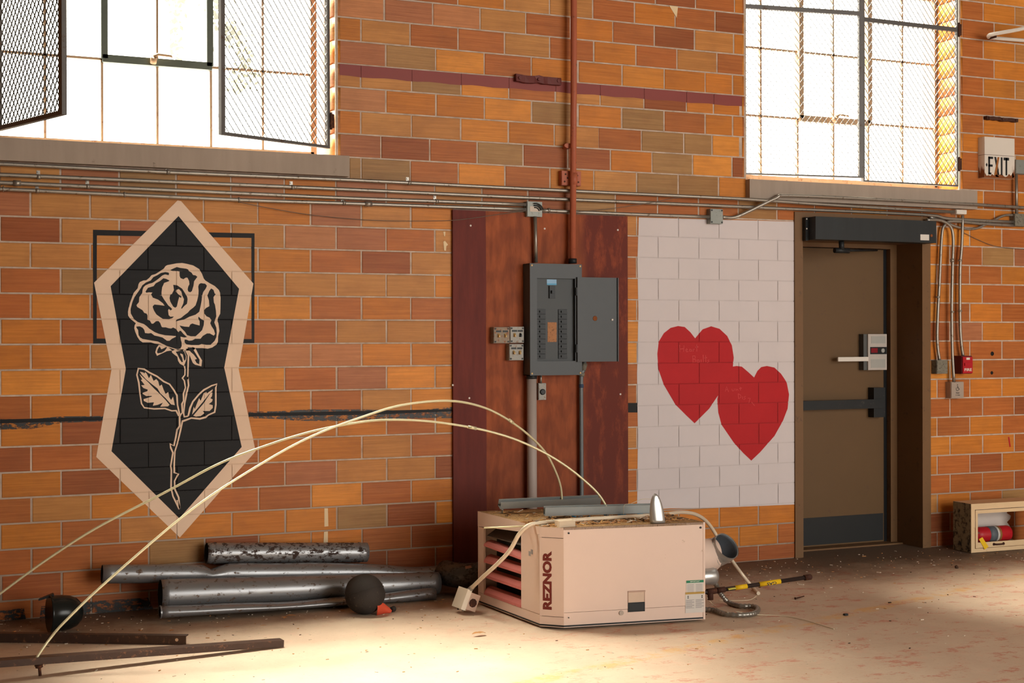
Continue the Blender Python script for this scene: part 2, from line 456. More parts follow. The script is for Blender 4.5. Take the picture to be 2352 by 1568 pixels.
struct(MB().box((-4.7, -12.4, -.1), (-4.5, .38, CEIL)).build('wall_left', ROOMW))
struct(MB().box((12, -12.4, -.1), (12.2, .38, CEIL)).build('wall_right', ROOMW))
mb = MB()                                       # wall behind the camera, with an unseen opening added for light from the right
mb.box((-4.7, -12.6, -.1), (3.6, -12.4, CEIL)); mb.box((10.8, -12.6, -.1), (12.2, -12.4, CEIL)); mb.box((3.6, -12.6, 5.1), (10.8, -12.4, CEIL))
struct(mb.build('wall_front', ROOMW))

# ------------------------------------------------------------------ tiles
PAL = {'a': (202, 128, 50), 'o': (184, 110, 40), 'r': (162, 90, 44), 'd': (138, 72, 40), 'm': (156, 96, 66), 't': (178, 120, 64),
       'y': (150, 112, 70), 'p': (178, 116, 76), 'k': (112, 54, 34)}
# course -> (first joint index, colours of the tiles from the left, step)
ROWS = {
 0: [(-1.5, 'omttttomtoa', 1)], 1: [(-1, 'rdtmotpmrtr', 1)], 2: [(-1.5, 'ottottordtro', 1)],
 3: [(-1, 'orytottttot', 1)], 4: [(-1.5, 'oraroaaroro', 1)], 5: [(-1, 'oorotrrttrd', 1)],
 6: [(-1.5, 'roottoppoop', 1)], 7: [(-1, 'oaoaaarmaoo', 1)], 8: [(-1.5, 'orororortad', 1)],
 9: [(-1, 'rodoooooroo', 1)], 10: [(-1.5, 'odrporootrt', 1)], 11: [(-1, 'oodoormttdd', 1)],
 12: [(-1.5, 'orto orrarord'.replace(' ', ''), 1)], 13: [(-1, 'oortoooydayo', 1)], 14: [(-1.5, 'orrrydoordk', 1)],
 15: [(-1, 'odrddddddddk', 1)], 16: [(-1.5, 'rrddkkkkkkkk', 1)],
 -1: [(-1, 'ttmytpomptrdyrrryrrorr', 1)],
 -2: [(5.5, 'yyraroty', 1), (12.5 - 1, 'ryyo', 1), (10.5, 't', 1)],
 -3: [(5.9, 'mdryd', 1), (10.9, 'doyad', .985)], -4: [(6.5, 'ttaot', 1.025), (11.6, 'ry', 1.02), (13.64, 'ya', .70)],
 -5: [(5.97, 'pooay', 1.03), (11.14, 'oyr', 1.01), (14.17, 'oo', .69)], -6: [(6.5, 'tyart', 1.03), (11.65, 'td', 1.03), (13.71, 'oo', .67)],
 -7: [(5.97, 'myaro', 1.03), (11.15, 'oao', 1.01), (14.17, 'oo', .69)], -8: [(6.5, 'trrtr', 1), (11.5, 'ort', .99), (14.40, 'r', 1.1)],
 -9: [(5.97, 'pmptr', 1), (10.97, 'ordto', .98)], -10: [(6.5, 'prot', 1), (10.5, 'trord', .98)],
 -11: [(6, 'rotot', 1), (11, 'ordro', .98)], -12: [(6.5, 'torrtaor', 1), (14.5, 'o', 1)]}
for r in range(0, 14):                                        # strip beside the plywood, then the painted field
    strip = 'oroooaororoooo'[r]
    st = 12.5 if r % 2 == 0 else 12.0
    ROWS[r].append((st if r % 2 == 0 else 12.0, strip + 'oooo', 1))
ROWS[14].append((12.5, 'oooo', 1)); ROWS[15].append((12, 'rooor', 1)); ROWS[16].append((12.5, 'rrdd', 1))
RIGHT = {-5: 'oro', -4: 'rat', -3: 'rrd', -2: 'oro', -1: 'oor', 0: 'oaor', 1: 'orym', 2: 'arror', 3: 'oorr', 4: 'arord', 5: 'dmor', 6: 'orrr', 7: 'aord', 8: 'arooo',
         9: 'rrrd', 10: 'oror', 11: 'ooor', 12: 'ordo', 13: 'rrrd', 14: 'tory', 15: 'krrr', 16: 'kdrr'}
for r in range(-12, 17):
    s = RIGHT.get(r, 'rot'); s = s + ''.join(R.choice('orrord') for _ in range(8))
    if r >= 0: k0 = 20.42 - .97 if r % 2 == 0 else 20.80 - .97
    else: k0 = 20.85 + .33 * (r % 2)
    ROWS.setdefault(r, []).append((k0, s, .975))
for r in range(-17, -12): ROWS.setdefault(r, [(6.5 if r % 2 == 0 else 6, 'rotoarot', 1)])
def cuts(r):                                                  # X spans of course r that carry plain tiles
    if r <= -3: return [(-2.6, .285), (2.232, 4.986), (6.835, 9.2)]
    if r == -2: return [(-2.6, -.355), (2.29, 5.008), (6.968, 9.2)]
    if r == -1: return [(-2.6, 9.2)]
    if r >= 14: return [(-2.6, 2.935), (4.105, 5.40), (6.525, 9.2)]
    return [(-2.6, 2.935), (4.105, 5.40), (6.525, 9.2)]
def shade(ch, rr):
    c = s2l(PAL[ch]); f = GAIN * (1 + rr.uniform(-.10, .10)); h = rr.uniform(-.05, .05)
    return (min(.95, c[0] * f), min(.9, c[1] * f * (1 + h)), min(.8, c[2] * f * (1 + 2 * h)), 1)
TILES = []
JT = .0048
for r, segs in ROWS.items():
    z0, z1 = vl(r) + JT, vl(r - 1) - JT
    for k0, s, st in segs:
        for n, ch in enumerate(s):
            a = ku(k0 + n * st) + JT + R.uniform(-.002, .002); b = ku(k0 + (n + 1) * st) - JT
            for c0, c1 in cuts(r):
                x0, x1 = max(a, c0), min(b, c1)
                if x1 - x0 > .03:
                    # never two tiles in one place
                    if any(t[0] == r and t[1] < x1 - .01 and t[2] > x0 + .01 for t in TILES):
                        ov = [t for t in TILES if t[0] == r and t[1] < x1 - .01 and t[2] > x0 + .01]
                        for t in ov:
                            if t[1] <= x0 < t[2]: x0 = t[2] + 2 * JT
                            elif t[1] < x1 <= t[2]: x1 = t[1] - 2 * JT
                        if x1 - x0 < .03: continue
                    if z1 > .005: TILES.append((r, x0, x1, max(z0, .004), z1, ch))
# gaps that a course still has are closed with a cut tile
for r in ROWS:
    for c0, c1 in cuts(r):
        row = sorted(t for t in TILES if t[0] == r and t[1] < c1 and t[2] > c0)
        edge = c0
        for t in row + [(r, c1 + 2 * JT, c1, 0, 0, 'o')]:
            while t[1] - edge > .06 and vl(r - 1) - JT > .01:
                x1 = min(edge + TW - 2 * JT, t[1] - 2 * JT)
                if x1 - edge < .03: break
                TILES.append((r, edge + (0 if edge == c0 else 2 * JT), x1, max(vl(r) + JT, .004), vl(r - 1) - JT, R.choice('oorta'))); edge = x1
            edge = max(edge, t[2])
def tile_mesh(name):
    mb = MB(); bv = (.010, .022)      # in unit space (x, z); about 3 mm once scaled
    f = [(-.5 + bv[0], 0, -.5 + bv[1]), (.5 - bv[0], 0, -.5 + bv[1]), (.5 - bv[0], 0, .5 - bv[1]), (-.5 + bv[0], 0, .5 - bv[1])]
    g = [(-.5, .0025, -.5), (.5, .0025, -.5), (.5, .0025, .5), (-.5, .0025, .5)]
    h = [(x, .02, z) for x, _, z in g]
    mb.loft([h, g, f]); bmesh.ops.recalc_face_normals(mb.bm, faces=mb.bm.faces)
    me = bpy.data.meshes.new(name); mb.bm.to_mesh(me); mb.bm.free(); me.materials.append(BRICK); return me
TM = tile_mesh('brick')
def project(p):                          # share of the picture a tile takes (0 when out of frame)
    v = Vector(p) - Vector((0, -DIST, CAMZ))
    cx = v.x * math.cos(YAW) - v.y * math.sin(YAW); cz = v.x * math.sin(YAW) + v.y * math.cos(YAW)
    return 1176 + FPX * cx / cz, 784 - FPX * v.z / cz, cz
def seen(t):
    r, x0, x1, z0, z1, ch = t
    a = project((x0, 0, z1)); b = project((x1, 0, z0))
    X0, X1, Y0, Y1 = max(0, a[0]), min(2352, b[0]), max(0, a[1]), min(1568, b[1])
    if X1 <= X0 or Y1 <= Y0: return 0
    cx, cz = (x0 + x1) / 2, (z0 + z1) / 2
    if 4.20 < cx < 5.387 and .40 < cz < 2.25: return 0            # under the white field
    px, py = (X0 + X1) / 2, (Y0 + Y1) / 2
    if abs(px - 405) < 150 and 560 < py < 1120: return 0          # under the rose field
    return (X1 - X0) * (Y1 - Y0)
order = sorted(TILES, key=seen, reverse=True)
KEEP = 298
lump = MB(); lay = lump.bm.loops.layers.color.new('Col')
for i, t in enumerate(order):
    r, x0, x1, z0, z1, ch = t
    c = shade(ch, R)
    if i < KEEP:
        o = bpy.data.objects.new('brick', TM); COL.objects.link(o); o.parent = wall
        o.location = ((x0 + x1) / 2, R.uniform(-.0008, .0004), (z0 + z1) / 2); o.scale = (x1 - x0, 1, z1 - z0); o.color = c
    else:
        n0 = len(lump.bm.faces)
        f = .003
        lump.loft([[(x0, .02, z0), (x1, .02, z0), (x1, .02, z1), (x0, .02, z1)],
                   [(x0, .0025, z0), (x1, .0025, z0), (x1, .0025, z1), (x0, .0025, z1)],
                   [(x0 + f, 0, z0 + f), (x1 - f, 0, z0 + f), (x1 - f, 0, z1 - f), (x0 + f, 0, z1 - f)]])
        lump.bm.faces.ensure_lookup_table()
        for fc in lump.bm.faces[n0:]:
            for lp in fc.loops: lp[lay] = tuple(min(1, (12.92 * v if v < .0031308 else 1.055 * v ** (1 / 2.4) - .055)) for v in c[:3]) + (1,)
lump.build('brick', BRICK_LUMP, wall, kind='stuff')
# rounded jamb tiles of the windows
def bullnose(xe, sgn, r, w):             # xe = reveal plane; the tile turns from the wall face into the reveal
    z0, z1 = vl(r) + JT, vl(r - 1) - JT; rad = .045
    prof = [(xe + sgn * (rad + w), .02), (xe + sgn * (rad + w), 0.0)]
    for i in range(7):
        a = math.pi / 2 * i / 6
        prof.append((xe + sgn * rad * (1 - math.sin(a)), rad * (1 - math.cos(a)) if False else rad - rad * math.cos(a)))
    prof += [(xe, .21), (xe + sgn * .014, .21), (xe + sgn * .02, .06)]
    return [Vector((x, y, z0)) for x, y in prof], [Vector((x, y, z1)) for x, y in prof]
for xe, sgn in ((.335, -1), (2.190, 1), (5.026, -1), (6.790, 1)):
    for r in range(-20, -2):
        if vl(r - 1) > 4.97: continue
        w = (.0 if sgn < 0 or xe > 6 else (.115 if r % 2 else 0))
        if sgn > 0: w = max(w - .006, .0)
        lo, hi = bullnose(xe, sgn, r, .0 if w <= 0 else 0.0)
        mb = MB(); va = [mb.bm.verts.new(p) for p in lo]; vb = [mb.bm.verts.new(p) for p in hi]; n = len(lo)
        for i in range(n):
            j = (i + 1) % n; mb._f([va[i], va[j], vb[j], vb[i]], 1 < i < 9)
        mb._f(va); mb._f(list(reversed(vb)))
        o = mb.build('bullnose_tile', BRICK, wall); o.color = shade(R.choice('mprotp' if xe < 3 else 'ooar'), R)

# ------------------------------------------------------------------ paint that lies on tiles and joints
def clip(poly, rect):
    x0, x1, z0, z1 = rect
    for ax, lim, sg in ((0, x0, 1), (0, x1, -1), (1, z0, 1), (1, z1, -1)):
        out = []
        for i in range(len(poly)):
            p, q = poly[i - 1], poly[i]
            ip, iq = sg * (p[ax] - lim) >= 0, sg * (q[ax] - lim) >= 0
            if ip != iq:
                t = (lim - p[ax]) / (q[ax] - p[ax]); out.append((p[0] + t * (q[0] - p[0]), p[1] + t * (q[1] - p[1])))
            if iq: out.append(q)
        poly = out
        if not poly: return []
    return poly
def paint(name, polys, mat, layer, parent, joint=None, **props):
    mb = MB(); y = -.0009 - layer * .0003
    for poly in polys:
        tri = tessellate_polygon([[Vector((x, z, 0)) for x, z in poly]])
        for t in tri:
            q = [poly[i] for i in t]
            xs = [p[0] for p in q]; zs = [p[1] for p in q]
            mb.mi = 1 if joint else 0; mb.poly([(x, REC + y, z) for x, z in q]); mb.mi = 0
            for T in TILES:
                if T[1] < max(xs) and T[2] > min(xs) and T[3] < max(zs) and T[4] > min(zs):
                    c = clip(q, (T[1] - .0015, T[2] + .0015, T[3] - .0015, T[4] + .0015))
                    if len(c) > 2: mb.poly([(x, y, z) for x, z in c])
    bmesh.ops.dissolve_degenerate(mb.bm, dist=1e-6, edges=mb.bm.edges)
    for f in mb.bm.faces:
        if f.normal.y > 0: f.normal_flip()
    o = mb.build(name, [mat, joint] if joint else mat, parent, normals=False, **props); return o
def px(pts, ox=0, oy=0, s=1): return [V2(ox + x / s, oy + y / s) for x, y in pts]
def ribbon(pts, wd, closed=False):       # painted line through wall points
    n = len(pts); out = []; L = []; Rr = []
    for i in range(n):
        a = pts[(i - 1) % n] if (closed or i > 0) else pts[i]; b = pts[(i + 1) % n] if (closed or i < n - 1) else pts[i]
        dx, dz = b[0] - a[0], b[1] - a[1]; l = math.hypot(dx, dz) or 1
        ww = wd * .5 * R.uniform(.8, 1.2)
        L.append((pts[i][0] - dz / l * ww, pts[i][1] + dx / l * ww)); Rr.append((pts[i][0] + dz / l * ww, pts[i][1] - dx / l * ww))
    for i in range(n if closed else n - 1):
        j = (i + 1) % n; out.append([L[i], L[j], Rr[j], Rr[i]])
    return out
Z1 = lambda p: px(p, 290, 600, 10.69); Z2 = lambda p: px(p, 290, 700, 10.69)
Z3 = lambda p: px(p, 300, 790, 11.76); Z4 = lambda p: px(p, 300, 840, 11.2); Z5 = lambda p: px(p, 370, 950, 6.8125)
paint('painted_line', ribbon(px([(218, 534), (581, 541), (581, 783), (218, 783)]), .031, True), BLACKP, 0, wall, label='black painted square outline half hidden by the rose mural')
ZB = lambda p: p
paint('painted_line', [px([(0, 962), (72, 962), (140, 956), (240, 955), (238, 967), (140, 971), (72, 985), (0, 986)]),
      px([(570, 945), (640, 944), (710, 940), (832, 940), (900, 942), (955, 942), (1000, 938), (1040, 934), (1040, 960), (985, 960), (900, 962), (760, 967), (680, 966), (640, 962), (572, 960)])],
      BRUSHED, 0, wall, label='ragged black brushed line across the tiles')
paint('painted_line', [px([(0, 963), (236, 957), (236, 965), (0, 972)]), px([(571, 948), (700, 946), (860, 943), (1040, 939), (1040, 944), (860, 952), (700, 954), (571, 956)])], BLACKP, 1, wall, label='thin black painted line along a bed joint')
paint('painted_line', [px([(1438, 925), (1464, 925), (1464, 947), (1438, 947)])], BLACKP, 0, wall, label='short black painted bar beside the plywood')
top = vl(-7) - JT
bandz = lambda x: top - .066 + .003 * math.sin(x * 23)
xs = [2.225 + i * (5.0 - 2.225) / 40 for i in range(41)]
paint('painted_band', [[(a, bandz(a)), (b, bandz(b)), (b, top + .002), (a, top + .002)] for a, b in zip(xs, xs[1:])], MAROONP, 0, wall, label='thin maroon painted band above the conduits')
paint('soot_stain', [px([(95, 1392), (215, 1380), (340, 1372), (355, 1404), (220, 1420), (90, 1428)]), px([(0, 1402), (55, 1396), (60, 1424), (0, 1432)]), px([(520, 1352), (720, 1338), (730, 1365), (520, 1392)])], BRUSHED, 0, wall, label='patchy black soot at the foot of the wall')
# rose mural
rose = thing('rose_mural', 'painted black and cream rose emblem on the tile wall left of the plywood', 'mural', (1.29, -.002, .42))
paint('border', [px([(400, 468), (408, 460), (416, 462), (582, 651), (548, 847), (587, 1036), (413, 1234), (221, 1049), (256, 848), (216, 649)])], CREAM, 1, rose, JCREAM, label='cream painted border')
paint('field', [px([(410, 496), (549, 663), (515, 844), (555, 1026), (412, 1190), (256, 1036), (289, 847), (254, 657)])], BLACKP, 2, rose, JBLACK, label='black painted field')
flower = Z1([(1000, 95), (1230, 50), (1370, 40), (1480, 60), (1640, 100), (1790, 190), (1860, 310), (1900, 420), (1940, 470), (2050, 540), (2170, 605), (2270, 700), (2300, 770), (2315, 900), (2310, 1150)]) + \
    Z2([(2305, 215), (2250, 320), (2240, 400), (2260, 450), (2285, 640), (2255, 770), (2250, 900), (2220, 970), (2110, 1045), (2000, 1075), (1870, 1060), (1700, 1060), (1640, 1130), (1400, 1115), (1250, 1115), (1000, 1030),
        (790, 960), (700, 950), (600, 920), (400, 920), (330, 870), (270, 780), (220, 660), (195, 570), (205, 500), (235, 450), (150, 380), (90, 330), (45, 260), (40, 170), (60, 60)]) + \
    Z1([(66, 1130), (90, 1020), (150, 860), (185, 770), (280, 660), (300, 560), (330, 510), (420, 470), (490, 465), (560, 410), (620, 340), (720, 310), (830, 240), (920, 180), (960, 120)])
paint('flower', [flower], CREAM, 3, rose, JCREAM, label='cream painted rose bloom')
B = [Z1([(1075, 215), (1180, 165), (1240, 140), (1320, 160), (1470, 180), (1520, 200), (1540, 240), (1600, 275), (1640, 335), (1700, 345), (1745, 380), (1700, 440), (1665, 490), (1650, 600), (1610, 730), (1570, 760), (1520, 740), (1505, 690), (1520, 620), (1550, 560), (1540, 480), (1500, 400), (1460, 400), (1400, 440), (1330, 410), (1310, 360), (1305, 250), (1240, 240), (1150, 240)]),
     Z1([(1050, 290), (1040, 340), (950, 320), (880, 350), (800, 420), (720, 480), (640, 530), (560, 550), (470, 590), (420, 640), (400, 700), (390, 780), (320, 880), (310, 1000), (250, 1075), (270, 1120)]) +
     Z2([(400, 130), (440, 195), (500, 215), (520, 260), (520, 360), (580, 385), (620, 460), (660, 460), (730, 400), (790, 395), (830, 440), (870, 540), (900, 550), (970, 550), (1030, 570), (1100, 580), (1150, 555), (1220, 590), (1260, 650), (1290, 670), (1300, 640), (1340, 635), (1400, 710), (1490, 790), (1420, 800), (1330, 780), (1340, 860), (1360, 930), (1360, 1010), (1330, 1070), (1260, 1090), (1150, 1060), (1000, 1010), (860, 940), (780, 900), (600, 870), (400, 835), (340, 800), (300, 740), (290, 620), (250, 560), (245, 530), (330, 525), (400, 560), (440, 610), (460, 690), (540, 700), (610, 690), (690, 750), (780, 770), (890, 800), (1000, 880), (1060, 880), (1120, 830), (1220, 780), (1220, 765), (1100, 755), (950, 745), (800, 710), (700, 670), (560, 580), (500, 520), (430, 470), (280, 420), (190, 350), (110, 210), (105, 120)]) +
     Z1([(110, 1150), (150, 1000), (200, 880), (290, 750), (360, 650), (390, 590), (480, 520), (600, 470), (660, 390), (760, 340), (850, 285), (960, 262), (1030, 275)]),
     Z1([(470, 745), (530, 650), (670, 610), (720, 540), (830, 480), (910, 415), (980, 430), (1060, 470), (1040, 490), (930, 530), (880, 640), (865, 760), (870, 840), (930, 940), (1030, 1080), (1110, 1150)]) +
     Z2([(1125, 110), (1090, 135), (1040, 100), (1025, 140), (1040, 250), (1080, 290), (1170, 285), (1130, 325), (1050, 350), (900, 345), (830, 300), (740, 235), (680, 140), (650, 60)]) +
     Z1([(650, 1100), (690, 1060), (800, 1070), (940, 1090), (900, 1030), (780, 940), (650, 890), (610, 810), (640, 765), (560, 760), (490, 770)]),
     Z1([(1150, 575), (1250, 590), (1370, 670), (1440, 780), (1490, 860), (1505, 930), (1490, 1040), (1420, 1100), (1360, 1165), (1345, 1150), (1400, 1030), (1415, 930), (1380, 850), (1350, 740), (1290, 680), (1230, 700), (1215, 740), (1280, 810), (1355, 860), (1340, 900), (1300, 870), (1270, 980), (1240, 1110), (1200, 1140), (1150, 1110), (1080, 990), (1060, 900), (1080, 820), (1120, 800), (1170, 700)]),
     Z1([(1830, 535), (1940, 550), (1980, 600), (1950, 670), (1890, 750), (1860, 850), (1850, 960), (1830, 1070), (1810, 1160)]) +
     Z2([(1790, 170), (1700, 240), (1550, 290), (1420, 360), (1310, 380), (1210, 405), (1240, 360), (1340, 320), (1420, 255), (1510, 190), (1560, 130), (1640, 70)]) +
     Z1([(1700, 1080), (1740, 960), (1770, 830), (1775, 720), (1765, 620), (1785, 560)]),
     Z1([(2085, 665), (2140, 700), (2170, 790), (2195, 805), (2140, 880), (2150, 1010), (2175, 1060)]) +
     Z2([(2200, 140), (2210, 280), (2160, 430), (2210, 560), (2220, 680), (2210, 790), (2170, 880), (2070, 980), (1960, 980), (1850, 960), (1780, 985), (1600, 985), (1480, 970), (1430, 920), (1430, 850), (1470, 850), (1540, 880), (1620, 870), (1690, 830), (1820, 830), (1880, 760), (1980, 700), (2050, 700), (2150, 755), (2180, 710), (2150, 610), (2090, 520), (2060, 450), (2090, 370), (2040, 310), (1970, 280), (1920, 220), (1910, 130), (1950, 80)]) +
     Z1([(2040, 1100), (2030, 960), (1990, 840), (2040, 720)]),
     Z2([(1305, 505), (1420, 530), (1540, 540), (1570, 480), (1620, 455), (1700, 480), (1800, 505), (1800, 400), (1765, 330), (1770, 285), (1830, 340), (1910, 385), (1900, 500), (1860, 620), (1780, 700), (1700, 770), (1580, 770), (1490, 740), (1440, 660), (1350, 570)])]
paint('petal_shadow', B, BLACKP, 4, rose, label='black painted petal shadows')
SEP = [(Z3([(760, 20), (980, 60), (1120, 170), (980, 190), (710, 315), (665, 220), (700, 100)]), Z3([(780, 60), (830, 140), (900, 110), (960, 75), (980, 95), (920, 180), (840, 230), (735, 250), (710, 220), (730, 140)])),
       (Z3([(1110, 190), (1200, 150), (1420, 140), (1460, 200), (1510, 330), (1500, 430), (1440, 590), (1330, 530), (1280, 450), (1260, 340), (1190, 290), (1120, 230)]), Z3([(1215, 205), (1400, 165), (1450, 210), (1495, 330), (1480, 420), (1450, 450), (1430, 380), (1410, 280), (1345, 250), (1340, 280), (1390, 370), (1410, 480), (1380, 490), (1320, 400), (1270, 290)])),
       (Z3([(1490, 130), (1680, 80), (1750, 110), (1850, 310), (1930, 440), (1910, 600), (1740, 555), (1680, 510), (1620, 370), (1560, 240)]), Z3([(1530, 85), (1660, 95), (1760, 260), (1860, 420), (1850, 545), (1780, 510), (1730, 420), (1790, 400), (1700, 280), (1620, 210)]))]
for cpoly, kpoly in SEP:
    so = paint('sepal', [cpoly], CREAM, 3, rose); paint('sepal_shadow', [kpoly], BLACKP, 4, so)
LW = .0088
paint('stem', ribbon(Z3([(1450, 590)]) + Z4([(1400, 80), (1395, 230), (1330, 315), (1380, 380), (1410, 560), (1360, 720), (1360, 900), (1320, 980), (1330, 1200), (1280, 1260)]) + Z5([(290, 50), (290, 190), (250, 250), (230, 370), (200, 500), (140, 470), (150, 530), (185, 610), (150, 810), (160, 880), (155, 1150), (185, 1290), (285, 1490)]), LW) +
      ribbon(Z3([(1490, 160), (1560, 300), (1550, 650), (1540, 950)]) + Z4([(1470, 280), (1490, 500), (1440, 700), (1390, 950), (1360, 1200), (1380, 1310), (1480, 1290)]), LW) +
      ribbon(Z4([(1320, 1430)]) + Z5([(330, 130), (300, 270), (255, 460), (215, 590), (205, 780), (205, 920), (270, 940), (210, 1050), (215, 1180), (275, 1310), (290, 1480)]), LW) +
      [Z5([(240, 1350), (270, 1350), (300, 1460), (290, 1500)])], CREAM, 3, rose, label='cream painted double line stem with thorns')
l1 = paint('leaf', ribbon(Z4([(1240, 1290), (1170, 1150), (1060, 1155), (880, 1095), (600, 1105), (350, 1075), (280, 970), (240, 720), (210, 430), (160, 230), (200, 65), (350, 85), (480, 170), (680, 270), (850, 400), (1000, 470), (1110, 620), (1190, 760), (1205, 1000), (1260, 1260)]), LW) +
      [Z4([(240, 150), (330, 170), (350, 200), (370, 160), (410, 190), (470, 320), (520, 230), (590, 385), (660, 340), (710, 400), (740, 520), (800, 480), (850, 620), (900, 720), (970, 670), (990, 800), (1040, 880), (1090, 790), (1135, 1010), (1040, 990), (900, 830), (760, 700), (690, 580), (560, 480), (400, 350), (280, 220)]),
       Z4([(225, 210), (270, 250), (460, 430), (600, 580), (750, 720), (900, 880), (1000, 1000), (960, 1040), (760, 1050), (830, 945), (700, 1000), (570, 1025), (600, 935), (440, 950), (340, 900), (330, 855), (540, 790), (550, 770), (400, 775), (310, 720), (310, 690), (430, 650), (440, 610), (330, 570), (270, 500), (360, 490), (260, 360), (300, 350)])], CREAM, 3, rose, label='cream painted leaf with dark midrib')
l2 = paint('leaf', ribbon(Z4([(1480, 1290), (1530, 1080), (1600, 920), (1750, 740), (1880, 620), (2080, 510), (2220, 465), (2190, 560), (2190, 1000), (2160, 1190), (2000, 1260), (1930, 1320), (1780, 1360), (1560, 1340), (1320, 1430)]), LW) +
      [Z4([(1580, 1250), (1620, 1050), (1650, 1110), (1700, 980), (1760, 830), (1800, 900), (1880, 700), (1950, 670), (1970, 700), (2110, 600), (2100, 660), (2020, 720), (1880, 900), (1720, 1090)]),
       Z4([(1610, 1280), (1880, 960), (2050, 700), (2105, 680), (2090, 780), (2050, 830), (2110, 860), (2090, 920), (2010, 980), (2110, 1010), (2110, 1080), (2030, 1160), (1850, 1160), (1900, 1215), (1800, 1290), (1680, 1305)])], CREAM, 3, rose, label='cream painted leaf with dark midrib')
# heart mural
hm = thing('heart_mural', 'white painted field with two red hearts on the tile wall beside the door', 'mural', (4.8, -.002, .38))
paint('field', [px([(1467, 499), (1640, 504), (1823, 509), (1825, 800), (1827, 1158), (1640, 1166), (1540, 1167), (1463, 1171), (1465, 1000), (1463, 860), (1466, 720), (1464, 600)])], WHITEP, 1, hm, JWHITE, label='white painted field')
H = lambda p: px(p, 1490, 730, 4.612)
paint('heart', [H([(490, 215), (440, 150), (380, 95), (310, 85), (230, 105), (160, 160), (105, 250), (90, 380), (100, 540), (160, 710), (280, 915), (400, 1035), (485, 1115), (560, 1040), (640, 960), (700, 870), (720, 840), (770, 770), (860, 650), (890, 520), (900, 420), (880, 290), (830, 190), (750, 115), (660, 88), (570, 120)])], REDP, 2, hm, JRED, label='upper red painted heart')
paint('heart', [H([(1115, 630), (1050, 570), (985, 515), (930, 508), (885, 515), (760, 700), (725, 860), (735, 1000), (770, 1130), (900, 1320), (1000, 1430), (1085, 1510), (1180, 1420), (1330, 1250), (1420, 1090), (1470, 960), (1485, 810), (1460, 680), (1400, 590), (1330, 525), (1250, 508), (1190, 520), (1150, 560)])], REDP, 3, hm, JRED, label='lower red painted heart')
def strokes(ls): return [q for l in ls for q in ribbon(H(l), .0042)]
for part_ in (lambda y: y < 380, lambda y: y >= 380): paint('lettering', strokes([l for l in [[(325, 285), (328, 362)], [(372, 290), (368, 358)], [(325, 330), (370, 325)], [(388, 345), (412, 335), (402, 322), (388, 340), (398, 358), (418, 354)], [(450, 335), (432, 330), (430, 352), (448, 352), (450, 330), (453, 356)], [(468, 328), (470, 356)], [(468, 338), (484, 328)], [(506, 280), (508, 355)], [(490, 310), (525, 306)],
      [(462, 400), (468, 470), (495, 465), (498, 445), (470, 435), (492, 425), (488, 402), (462, 402)], [(530, 445), (512, 445), (512, 468), (530, 468), (532, 440), (536, 470)], [(552, 440), (554, 470)], [(575, 390), (578, 470)], [(600, 395), (603, 470)], [(588, 425), (615, 420)], [(640, 445), (622, 448), (638, 462), (620, 474)]] if part_(l[0][1])]), CHALK, 4, hm, label='pale scratched handwriting')
for part_ in (lambda y: y < 790, lambda y: y >= 790): paint('lettering', strokes([l for l in [[(810, 780), (822, 725), (845, 782)], [(815, 760), (838, 756)], [(880, 750), (884, 772), (902, 770), (904, 748)], [(920, 748), (922, 770), (938, 752), (946, 770)], [(968, 730), (972, 768)], [(958, 748), (985, 742)],
      [(945, 800), (950, 855), (975, 840), (972, 815), (945, 802)], [(990, 830), (994, 860)], [(1025, 830), (1005, 838), (1024, 852), (1004, 866)], [(1050, 850), (1072, 848), (1060, 900)], [(1090, 890), (1120, 930)]] if part_(l[0][1])]), CHALK, 4, hm, label='pale scratched handwriting')

